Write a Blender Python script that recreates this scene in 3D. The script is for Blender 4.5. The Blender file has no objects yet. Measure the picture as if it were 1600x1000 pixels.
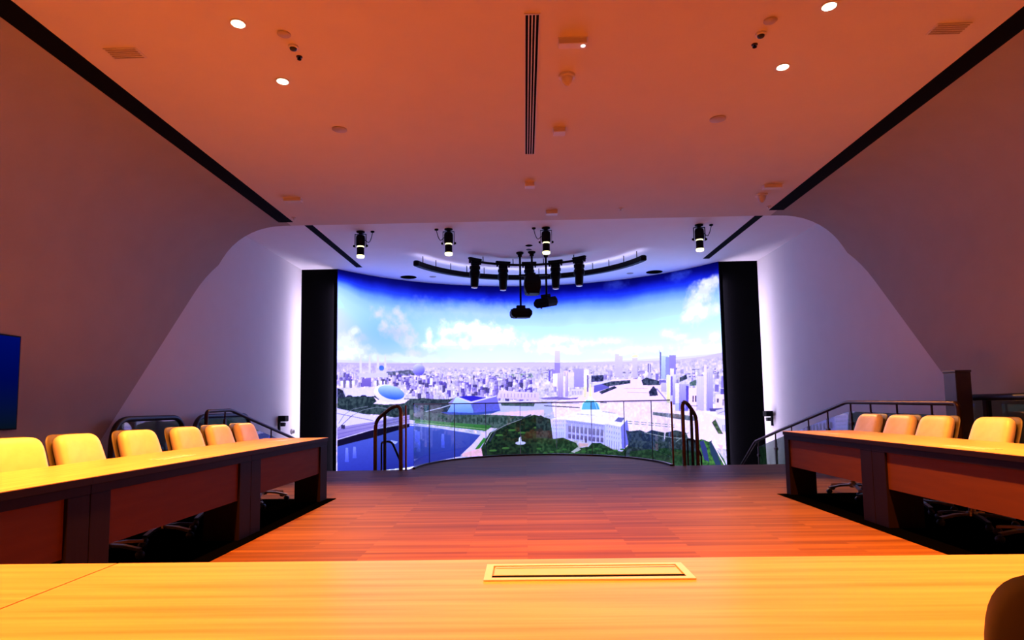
import bpy, bmesh, math, random
import numpy as np
from mathutils import Vector, Matrix, Euler

# ------------------------------------------------------------------ camera, world, exposure
scn = bpy.context.scene
COL = scn.collection
EYE = 1.115
cam_d = bpy.data.cameras.new('camera')
cam_d.sensor_width = 36.0
cam_d.lens = 955.3 / 1600 * 36.0
cam_d.shift_y = 55.4 / 1600
cam_d.clip_start = 0.02
cam = bpy.data.objects.new('camera', cam_d)
COL.objects.link(cam)
yaw, pitch, roll = 0.02035, 0.08057, -0.01514
cy, sy, cp, sp, cr, sr = (math.cos(yaw), math.sin(yaw), math.cos(pitch), math.sin(pitch), math.cos(roll), math.sin(roll))
_r = Vector((cy, sy, 0)); _f0 = Vector((-sy, cy, 0)); _u0 = Vector((0, 0, 1))
_f = cp * _f0 + sp * _u0; _u = cp * _u0 - sp * _f0
_r2 = cr * _r + sr * _u; _u2 = -sr * _r + cr * _u
M = Matrix(((_r2.x, _u2.x, -_f.x, 0), (_r2.y, _u2.y, -_f.y, 0), (_r2.z, _u2.z, -_f.z, EYE), (0, 0, 0, 1)))
cam.matrix_world = M
scn.camera = cam

w = bpy.data.worlds.new('world'); scn.world = w
w.use_nodes = True
w.node_tree.nodes['Background'].inputs[0].default_value = (0.0, 0.0, 0.0, 1)
w.node_tree.nodes['Background'].inputs[1].default_value = 0.0

scn.view_settings.view_transform = 'Standard'
scn.view_settings.look = 'None'
scn.view_settings.exposure = 0.0
scn.view_settings.gamma = 1.0
scn.view_settings.use_curve_mapping = False

WARM = (1.0, 0.275, 0.034)       # colour of the room's downlights
DOWN_W = 900.0                 # watts of one downlight
SCREEN_GAIN = 1.15            # brightness of the display
EDGE_FILL_L = 88.0                  # brightness of the fill strips added beside the display
UPLIGHT_L = 5.0                # brightness of the glow strip added on top of the curved track
STAGE_W = 1100.0

# ------------------------------------------------------------------ materials
def mat(name, col, rough=0.6, metal=0.0, emit=None, emit_s=0.0, spec=0.5):
    m = bpy.data.materials.new(name); m.use_nodes = True
    b = m.node_tree.nodes['Principled BSDF']
    b.inputs['Base Color'].default_value = (*col, 1)
    b.inputs['Roughness'].default_value = rough
    b.inputs['Metallic'].default_value = metal
    b.inputs['Specular IOR Level'].default_value = spec
    if emit:
        b.inputs['Emission Color'].default_value = (*emit, 1)
        b.inputs['Emission Strength'].default_value = emit_s
    return m

def noisy(name, c1, c2, scale=(1, 1, 1), rough=0.6, detail=4, bump=0.0, nscale=8.0, metal=0.0, spec=0.5):
    """two-tone procedural noise, stretched by scale (object coordinates)"""
    m = mat(name, c1, rough, metal, spec=spec)
    nt = m.node_tree; b = nt.nodes['Principled BSDF']
    tc = nt.nodes.new('ShaderNodeTexCoord'); mp = nt.nodes.new('ShaderNodeMapping')
    mp.inputs['Scale'].default_value = scale
    nz = nt.nodes.new('ShaderNodeTexNoise'); nz.inputs['Scale'].default_value = nscale; nz.inputs['Detail'].default_value = detail
    cr_ = nt.nodes.new('ShaderNodeValToRGB')
    cr_.color_ramp.elements[0].position = 0.3; cr_.color_ramp.elements[0].color = (*c1, 1)
    cr_.color_ramp.elements[1].position = 0.7; cr_.color_ramp.elements[1].color = (*c2, 1)
    nt.links.new(tc.outputs['Object'], mp.inputs['Vector']); nt.links.new(mp.outputs['Vector'], nz.inputs['Vector'])
    nt.links.new(nz.outputs['Fac'], cr_.inputs['Fac']); nt.links.new(cr_.outputs['Color'], b.inputs['Base Color'])
    if bump:
        bp = nt.nodes.new('ShaderNodeBump'); bp.inputs['Strength'].default_value = bump; bp.inputs['Distance'].default_value = 0.002
        nt.links.new(nz.outputs['Fac'], bp.inputs['Height']); nt.links.new(bp.outputs['Normal'], b.inputs['Normal'])
    return m

def plank_floor():
    m = mat('plank_floor', (0.3, 0.1, 0.04), 0.54, spec=0.10)
    nt = m.node_tree; b = nt.nodes['Principled BSDF']; L = nt.links.new
    b.inputs['Specular Tint'].default_value = (0.9, 0.55, 0.75, 1)      # reddish varnish
    tc = nt.nodes.new('ShaderNodeTexCoord')
    br = nt.nodes.new('ShaderNodeTexBrick')
    br.offset = 0.37; br.inputs['Scale'].default_value = 1.0
    br.inputs['Brick Width'].default_value = 1.25; br.inputs['Row Height'].default_value = 0.062
    br.inputs['Mortar Size'].default_value = 0.0012; br.inputs['Mortar Smooth'].default_value = 0.2
    br.inputs['Color1'].default_value = (0.0, 0.0, 0.0, 1); br.inputs['Color2'].default_value = (1, 1, 1, 1)
    br.inputs['Mortar'].default_value = (0.25, 0.25, 0.25, 1)
    L(tc.outputs['Object'], br.inputs['Vector'])
    mp = nt.nodes.new('ShaderNodeMapping'); mp.inputs['Scale'].default_value = (0.55, 9.0, 1)
    nz = nt.nodes.new('ShaderNodeTexNoise'); nz.inputs['Scale'].default_value = 2.2; nz.inputs['Detail'].default_value = 6
    L(tc.outputs['Object'], mp.inputs['Vector']); L(mp.outputs['Vector'], nz.inputs['Vector'])
    mx = nt.nodes.new('ShaderNodeMix'); mx.data_type = 'FLOAT'; mx.inputs[0].default_value = 0.55
    L(br.outputs['Color'], mx.inputs[2]); L(nz.outputs['Fac'], mx.inputs[3])
    cr_ = nt.nodes.new('ShaderNodeValToRGB')
    e = cr_.color_ramp.elements
    e[0].position = 0.12; e[0].color = (0.075, 0.024, 0.006, 1)
    e[1].position = 0.85; e[1].color = (0.27, 0.125, 0.026, 1)
    x = e.new(0.5); x.color = (0.165, 0.066, 0.013, 1)
    L(mx.outputs[0], cr_.inputs['Fac']); L(cr_.outputs['Color'], b.inputs['Base Color'])
    return m

def tinted_glass(name, tint=(0.80, 0.86, 0.84), gloss=1.0, base=0.03):
    m = bpy.data.materials.new(name); m.use_nodes = True
    nt = m.node_tree; nt.nodes.clear(); L = nt.links.new
    out = nt.nodes.new('ShaderNodeOutputMaterial'); mix = nt.nodes.new('ShaderNodeMixShader')
    tr = nt.nodes.new('ShaderNodeBsdfTransparent'); tr.inputs[0].default_value = (*tint, 1)
    gl = nt.nodes.new('ShaderNodeBsdfGlossy'); gl.inputs['Roughness'].default_value = 0.02; gl.inputs[0].default_value = (gloss, gloss, gloss, 1)
    lw = nt.nodes.new('ShaderNodeLayerWeight'); lw.inputs['Blend'].default_value = 0.5
    pw = nt.nodes.new('ShaderNodeMath'); pw.operation = 'POWER'; pw.inputs[1].default_value = 5.0
    ma = nt.nodes.new('ShaderNodeMath'); ma.operation = 'MULTIPLY_ADD'; ma.inputs[1].default_value = 0.6; ma.inputs[2].default_value = base
    L(lw.outputs['Facing'], pw.inputs[0]); L(pw.outputs[0], ma.inputs[0])
    L(ma.outputs[0], mix.inputs[0]); L(tr.outputs[0], mix.inputs[1]); L(gl.outputs[0], mix.inputs[2]); L(mix.outputs[0], out.inputs[0])
    return m

def picture_emitter(name, strength):
    m = bpy.data.materials.new(name); m.use_nodes = True
    nt = m.node_tree; nt.nodes.clear(); L = nt.links.new
    out = nt.nodes.new('ShaderNodeOutputMaterial'); em = nt.nodes.new('ShaderNodeEmission')
    at = nt.nodes.new('ShaderNodeVertexColor'); at.layer_name = 'picture'
    em.inputs['Strength'].default_value = strength
    L(at.outputs['Color'], em.inputs['Color']); L(em.outputs[0], out.inputs[0])
    return m

MT = dict(
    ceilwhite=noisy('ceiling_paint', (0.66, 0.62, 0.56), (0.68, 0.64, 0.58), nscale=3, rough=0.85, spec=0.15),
    shadewhite=noisy('shaded_white_paint', (0.36, 0.34, 0.31), (0.38, 0.36, 0.33), nscale=3, rough=0.85, spec=0.15),  # the ceiling's paint again, darkened to carry the walls' shade
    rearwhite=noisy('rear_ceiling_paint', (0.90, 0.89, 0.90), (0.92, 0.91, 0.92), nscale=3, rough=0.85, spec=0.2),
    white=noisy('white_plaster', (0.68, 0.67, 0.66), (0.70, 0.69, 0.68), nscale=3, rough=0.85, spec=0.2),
    black=noisy('black_panel', (0.0015, 0.0015, 0.0018), (0.0025, 0.0025, 0.003), nscale=20, rough=1.0, spec=0.0),
    blackmetal=noisy('black_metal', (0.003, 0.003, 0.004), (0.005, 0.005, 0.006), nscale=30, rough=0.6, spec=0.10),
    rubber=mat('black_rubber', (0.012, 0.012, 0.013), 0.45),
    floor=plank_floor(),
    lower=noisy('dark_lower_floor', (0.02, 0.02, 0.025), (0.03, 0.03, 0.035), nscale=6, rough=0.7),
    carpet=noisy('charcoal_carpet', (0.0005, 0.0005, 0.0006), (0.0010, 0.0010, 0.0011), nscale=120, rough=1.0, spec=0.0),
    oak_x=noisy('light_oak_crosswise', (0.66, 0.37, 0.15), (0.90, 0.60, 0.31), scale=(0.35, 9, 1), nscale=4, rough=0.36, detail=6, spec=0.3),
    oak_y=noisy('light_oak_lengthwise', (0.66, 0.37, 0.15), (0.90, 0.60, 0.31), scale=(9, 0.35, 1), nscale=4, rough=0.36, detail=6, spec=0.3),
    wenge=noisy('wenge_veneer', (0.010, 0.0036, 0.0042), (0.013, 0.005, 0.0055), scale=(6, 6, 0.4), nscale=6, rough=0.6, spec=0.1),
    cherry=noisy('cherry_veneer', (0.11, 0.035, 0.006), (0.13, 0.041, 0.007), scale=(1, 0.5, 6), nscale=4, rough=0.65, spec=0.1),
    leather=noisy('cream_leather', (0.80, 0.66, 0.43), (0.86, 0.73, 0.50), nscale=14, rough=0.42, bump=0.15),
    leather_shell=noisy('tan_leather', (0.075, 0.060, 0.028), (0.095, 0.075, 0.034), nscale=14, rough=0.5),
    leather_shade=noisy('shaded_leather', (0.04, 0.022, 0.018), (0.055, 0.03, 0.024), nscale=14, rough=0.5),  # dark leather colour carrying the shade on the chair backs
    chrome=mat('dark_chrome', (0.26, 0.24, 0.22), 0.28, 1.0),
    bronze=noisy('bronze', (0.20, 0.075, 0.03), (0.24, 0.10, 0.04), nscale=20, rough=0.33, metal=0.9),
    darkbronze=noisy('dark_bronze', (0.05, 0.025, 0.018), (0.07, 0.035, 0.022), nscale=20, rough=0.4, metal=0.6),
    glass=tinted_glass('balustrade_glass', (0.82, 0.88, 0.86)),
    smoke=tinted_glass('smoked_glass', (0.50, 0.55, 0.54), base=0.11),
    cream=mat('cream_anodised_metal', (0.92, 0.91, 0.84), 0.35, 0.05),
    alu=mat('brushed_aluminium', (0.86, 0.80, 0.64), 0.4, 0.1),
    plastic=mat('white_plastic', (0.62, 0.60, 0.57), 0.45),
    putty=mat('putty_plastic', (0.42, 0.36, 0.30), 0.6),
    dark=mat('dark_cavity', (0.004, 0.004, 0.004), 0.9, spec=0.05),
    slate=noisy('slate_paint', (0.035, 0.038, 0.07), (0.044, 0.047, 0.08), nscale=10, rough=0.5),
    warmlamp=mat('warm_lamp', (1, 0.9, 0.7), 0.5, emit=(1.0, 0.86, 0.60), emit_s=9.0),
    stagelamp=mat('stage_lens', (1, 0.95, 0.8), 0.5, emit=(1.0, 0.94, 0.42), emit_s=2.4),
    paleglass=mat('pale_lens', (0.75, 0.78, 0.9), 0.15),
    led=mat('white_indicator', (1, 1, 1), 0.4, emit=(1.0, 0.9, 0.92), emit_s=1.2),
    rednote=mat('red_plastic', (0.35, 0.04, 0.03), 0.5),
)

# ------------------------------------------------------------------ mesh helpers
def obj(name, bm, m, parent=None, smooth=False, bevel=0.0):
    me = bpy.data.meshes.new(name)
    bmesh.ops.recalc_face_normals(bm, faces=bm.faces[:])
    bm.to_mesh(me); bm.free()
    if smooth:
        for p in me.polygons: p.use_smooth = True
    o = bpy.data.objects.new(name, me); COL.objects.link(o)
    me.materials.append(MT[m] if isinstance(m, str) else m)
    if parent: o.parent = parent
    if bevel:
        b = o.modifiers.new('bevel', 'BEVEL'); b.width = bevel; b.segments = 2; b.limit_method = 'ANGLE'
    if smooth:
        try:
            me.set_sharp_from_angle(angle=math.radians(50))
        except Exception:
            pass
    return o

def tag(o, label, cat, group=None):
    o['label'] = label; o['category'] = cat
    if group: o['group'] = group
    return o

def thing(name, label, cat, loc=(0, 0, 0), rotz=0.0, group=None):
    o = bpy.data.objects.new(name, None); COL.objects.link(o)
    o.empty_display_size = 0.1
    o.location = loc; o.rotation_euler = (0, 0, rotz)
    return tag(o, label, cat, group)

def struct(name, bm, m, smooth=False, bevel=0.0):
    o = obj(name, bm, m, None, smooth, bevel); o['kind'] = 'structure'
    return o

def dup(root, loc, rotz=None, label=None, group=None):
    r = root.copy(); COL.objects.link(r); r.location = loc
    if rotz is not None: r.rotation_euler = (0, 0, rotz)
    if label: r['label'] = label
    if group: r['group'] = group
    def rec(src, dst):
        for ch in list(src.children):
            c = ch.copy(); COL.objects.link(c); c.parent = dst
            rec(ch, c)
    rec(root, r)
    return r

def NB(): return bmesh.new()

def box(bm, x0, x1, y0, y1, z0, z1, mtx=None):
    vs = [bm.verts.new((x, y, z)) for x in (x0, x1) for y in (y0, y1) for z in (z0, z1)]
    if mtx:
        for v in vs: v.co = mtx @ v.co
    for f in ((0, 1, 3, 2), (4, 6, 7, 5), (0, 4, 5, 1), (2, 3, 7, 6), (0, 2, 6, 4), (1, 5, 7, 3)):
        bm.faces.new([vs[i] for i in f])
    return bm

def cbox(bm, c, s, mtx=None):
    return box(bm, c[0]-s[0]/2, c[0]+s[0]/2, c[1]-s[1]/2, c[1]+s[1]/2, c[2]-s[2]/2, c[2]+s[2]/2, mtx)

def lathe(bm, prof, c=(0, 0, 0), n=24, mtx=None):
    """prof: [(radius, z)]; closed at both ends"""
    rings = []
    for r, z in prof:
        ring = []
        for i in range(n):
            a = 2 * math.pi * i / n
            p = Vector((r * math.cos(a), r * math.sin(a), z))
            if mtx: p = mtx @ p
            ring.append(bm.verts.new(p + Vector(c)))
        rings.append(ring)
    for a, b in zip(rings, rings[1:]):
        for i in range(n):
            bm.faces.new((a[i], a[(i+1) % n], b[(i+1) % n], b[i]))
    bm.faces.new(rings[0][::-1]); bm.faces.new(rings[-1])
    return bm

def tube(bm, pts, r=0.02, n=10, square=None):
    """sweep a round (or square=(w,h)) section along a polyline"""
    pts = [Vector(p) for p in pts]
    rings = []
    prev_n = None
    for i, p in enumerate(pts):
        if i == 0: t = pts[1] - p
        elif i == len(pts) - 1: t = p - pts[i-1]
        else: t = (pts[i+1] - p).normalized() + (p - pts[i-1]).normalized()
        t.normalize()
        up = Vector((0, 0, 1)) if abs(t.z) < 0.95 else Vector((0, 1, 0))
        if prev_n is None: s = t.cross(up).normalized()
        else:
            s = prev_n - t * prev_n.dot(t)
            s = s.normalized() if s.length > 1e-5 else t.cross(up).normalized()
        prev_n = s
        q = s.cross(t)
        ring = []
        if square:
            for a, b in ((-1, -1), (1, -1), (1, 1), (-1, 1)):
                ring.append(bm.verts.new(p + s * a * square[0] / 2 + q * b * square[1] / 2))
        else:
            for k in range(n):
                a = 2 * math.pi * k / n
                ring.append(bm.verts.new(p + s * r * math.cos(a) + q * r * math.sin(a)))
        rings.append(ring)
    m_ = len(rings[0])
    for a, b in zip(rings, rings[1:]):
        for k in range(m_):
            bm.faces.new((a[k], a[(k+1) % m_], b[(k+1) % m_], b[k]))
    bm.faces.new(rings[0][::-1]); bm.faces.new(rings[-1])
    return bm

def arc_corner(p0, p1, p2, r, n=6):
    """points of a rounded corner at p1 between p0 and p2"""
    p0, p1, p2 = Vector(p0), Vector(p1), Vector(p2)
    a = p1 + (p0 - p1).normalized() * r; b = p1 + (p2 - p1).normalized() * r
    return [(1-t)**2 * a + 2*t*(1-t) * p1 + t*t * b for t in [i / n for i in range(n+1)]]

def rounded_path(pts, r, n=6):
    out = [Vector(pts[0])]
    for i in range(1, len(pts)-1): out += arc_corner(pts[i-1], pts[i], pts[i+1], r, n)
    out.append(Vector(pts[-1]))
    return out

def prism(bm, poly, z0, z1):
    a = [bm.verts.new((x, y, z0)) for x, y in poly]; b = [bm.verts.new((x, y, z1)) for x, y in poly]
    n = len(poly)
    bm.faces.new(a[::-1]); bm.faces.new(b)
    for i in range(n): bm.faces.new((a[i], a[(i+1) % n], b[(i+1) % n], b[i]))
    return bm

def wall_strip(bm, path, z0, z1, t=0.0):
    """vertical sheet along a plan path, optional thickness to its left"""
    path = [Vector((p[0], p[1], 0)) for p in path]
    rows = []
    for i, p in enumerate(path):
        d = (path[min(i+1, len(path)-1)] - path[max(i-1, 0)]).normalized()
        nrm = Vector((-d.y, d.x, 0)) * t
        rows.append([bm.verts.new(p + Vector((0, 0, z0))), bm.verts.new(p + Vector((0, 0, z1))),
                     bm.verts.new(p + nrm + Vector((0, 0, z1))), bm.verts.new(p + nrm + Vector((0, 0, z0)))])
    for a, b in zip(rows, rows[1:]):
        for k in range(4): bm.faces.new((a[k], b[k], b[(k+1) % 4], a[(k+1) % 4]))
    bm.faces.new(rows[0]); bm.faces.new(rows[-1][::-1])
    return bm

def sq(v, p): return math.copysign(abs(v) ** p, v)

def pad(bm, wd, ht, th, n=4.5, bulge=0.35, taper=0.0, curve=0.0, N=56, mtx=None, rings=(0.0, 0.4, 0.7, 0.86, 0.94, 0.98, 1.0), flat=12):
    """upholstered cushion: superellipse outline in x-z, thickness in y; taper narrows the top, curve wraps the sides forward"""
    def outline(s, side):
        out = []
        for k in range(N):
            a = 2 * math.pi * k / N
            x = wd/2 * sq(math.cos(a), 2/n) * s; z = ht/2 * sq(math.sin(a), 2/n) * s
            x *= 1 - taper * (z / ht + 0.5)
            prof = (1 - s ** flat) ** 0.5 if s < 1 else 0.0
            y = side * (th/2) * ((1-bulge) * prof + bulge * max(0.0, 1 - s*s))
            y += curve * (2 * x / wd) ** 2
            p = Vector((x, y, z))
            out.append(mtx @ p if mtx else p)
        return out
    rim = [bm.verts.new(p) for p in outline(1.0, 1)]
    for side in (1, -1):
        prev = rim
        for s in reversed(rings[1:-1]):
            cur = [bm.verts.new(p) for p in outline(s, side)]
            for k in range(N): bm.faces.new((prev[k], prev[(k+1) % N], cur[(k+1) % N], cur[k]))
            prev = cur
        cpt = bm.verts.new(outline(0.0001, side)[0])
        for k in range(N): bm.faces.new((prev[k], prev[(k+1) % N], cpt))
    return bm

def lamp(name, kind, loc, energy, col, parent=None, rot=(0, 0, 0), **kw):
    l = bpy.data.lights.new(name, kind); l.energy = energy; l.color = col
    for k, v in kw.items(): setattr(l, k, v)
    o = bpy.data.objects.new(name, l); COL.objects.link(o)
    o.location = loc; o.rotation_euler = rot
    if parent: o.parent = parent
    return o

# ------------------------------------------------------------------ room shell
HF, HB = 4.10, 4.33            # heights of the front and rear ceilings
AX = 0.11                      # the room's centre line
HW = 5.27                      # half width at the rear walls
LOW = -0.9                     # the lower floor in front of the display
NOSE_C, NOSE_A, NOSE_B = (0.28, 10.95), 2.36, 2.75
nose = [(NOSE_C[0] + NOSE_A * math.cos(a), NOSE_C[1] + NOSE_B * math.sin(a)) for a in [math.pi * i / 40 for i in range(41)]]   # right to left
plan = [(AX-HW, -3), (AX+HW, -3), (AX+HW, 9.0), (4.72, 9.0), (4.72, 11.0), (2.95, 11.0)] + nose + [(-2.4, 10.85), (-4.52, 10.85), (-4.52, 9.0), (AX-HW, 9.0)]
struct('floor', prism(NB(), plan, -0.12, 0.0), 'floor')
bm = NB(); prism(bm, [(AX-HW, 8.6), (AX+HW, 8.6), (AX+HW, 17.2), (AX-HW, 17.2)], LOW-0.1, LOW)
struct('floor_lower', bm, 'lower')
# the riser wall under the platform edge
bm = NB(); wall_strip(bm, [(4.72, 9.0), (4.72, 11.0), (2.95, 11.0)] + nose + [(-2.4, 10.85), (-4.52, 10.85), (-4.52, 9.0)], LOW, -0.12, 0.05)
struct('wall_platform', bm, 'black')
def steps(name, x0, x1, y0, n, run):
    bm = NB()
    for i in range(n):
        box(bm, x0, x1, y0 + i * run, y0 + (i+1) * run, LOW, -0.15 * (i+1))
    struct(name, bm, 'floor')
steps('stairs_left', AX-HW, -4.55, 9.0, 5, 0.62)
steps('stairs_right', 4.77, AX+HW, 9.0, 5, 0.62)
steps('stairs_front_left', -4.45, -2.75, 10.9, 5, 0.3)
steps('stairs_front_right', 3.1, 4.65, 11.05, 5, 0.3)

for s, nm in ((-1, 'wall_left'), (1, 'wall_right')):
    x = AX + s * HW
    bm = NB(); box(bm, min(x, x + s*0.15), max(x, x + s*0.15), -3, 14.0, LOW, HB + 0.2)
    struct(nm, bm, 'white')
bm = NB(); box(bm, AX-HW-0.2, AX+HW+0.2, -3.15, -3.0, -0.1, HB); struct('wall_back', bm, 'shadewhite')
bm = NB(); box(bm, AX-HW-0.2, AX+HW+0.2, 9.3, 17.4, HB, HB+0.1); struct('ceiling_rear', bm, 'rearwhite')

def shell_profile(grow=0.0, lift=0.0, n=14):
    """right half of the tunnel section as (offset from centre line, z)"""
    pts = [(0.0, HF + lift), (2.0, HF + lift), (3.90, HF + lift), (4.0, HF + lift)]
    a, b, p = 1.19 + grow, 1.2 + lift, 2.2
    for i in range(1, n+1):
        t = math.pi / 2 * (1 - i / n)
        pts.append((4.0 + a * math.cos(t) ** (2/p), 2.9 + b * math.sin(t) ** (2/p)))
    for z in (2.5, 2.0, 1.5, 1.0, 0.5, 0.0): pts.append((4.0 + a, z))
    return pts
def shell(name, lo, hi, side, m):
    inner, outer = shell_profile()[lo:hi], shell_profile(0.07, 0.225)[lo:hi]
    if side == 0:
        inner = [(-d, z) for d, z in inner[::-1]] + inner[1:]; outer = [(-d, z) for d, z in outer[::-1]] + outer[1:]
        side = 1
    bm = NB(); rows = []
    for (d, z), (d2, z2) in zip(inner, outer):
        ye = min(9.75, 6.55 + 0.92 * z)
        rows.append([bm.verts.new((AX + side*d, -3, z)), bm.verts.new((AX + side*d, ye, z)), bm.verts.new((AX + side*d2, ye, z2)), bm.verts.new((AX + side*d2, -3, z2))])
    for a, b in zip(rows, rows[1:]):
        for k in range(4): bm.faces.new((a[k], a[(k+1) % 4], b[(k+1) % 4], b[k]))
    bm.faces.new(rows[0]); bm.faces.new(rows[-1][::-1])
    struct(name, bm, m, smooth=True)
NS = 3 + 14
shell('ceiling', 0, 3, 0, 'ceilwhite')
shell('wall_left_lining', 2, NS+6, -1, 'shadewhite')
shell('wall_right_lining', 2, NS+6, 1, 'shadewhite')

# black return panels either side of the display
struct('wall_return_left', box(NB(), AX-HW, -4.31, 13.95, 14.05, LOW, HB), 'black')
struct('wall_return_right', box(NB(), 4.49, AX+HW, 13.95, 14.05, LOW, HB), 'black')
# black slots let into the ceilings
def slot(name, x0, x1, y0, y1, z):
    struct(name, box(NB(), x0, x1, y0, y1, z-0.006, z+0.02), 'dark')
slot('trim_1', -3.915, -3.685, -2.9, 9.55, HF)
slot('trim_2', 3.87, 4.10, -2.9, 9.46, HF)
slot('trim_3', -3.84, -3.70, 10.45, 13.8, HB)
slot('trim_4', 4.05, 4.19, 10.45, 13.62, HB)

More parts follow.
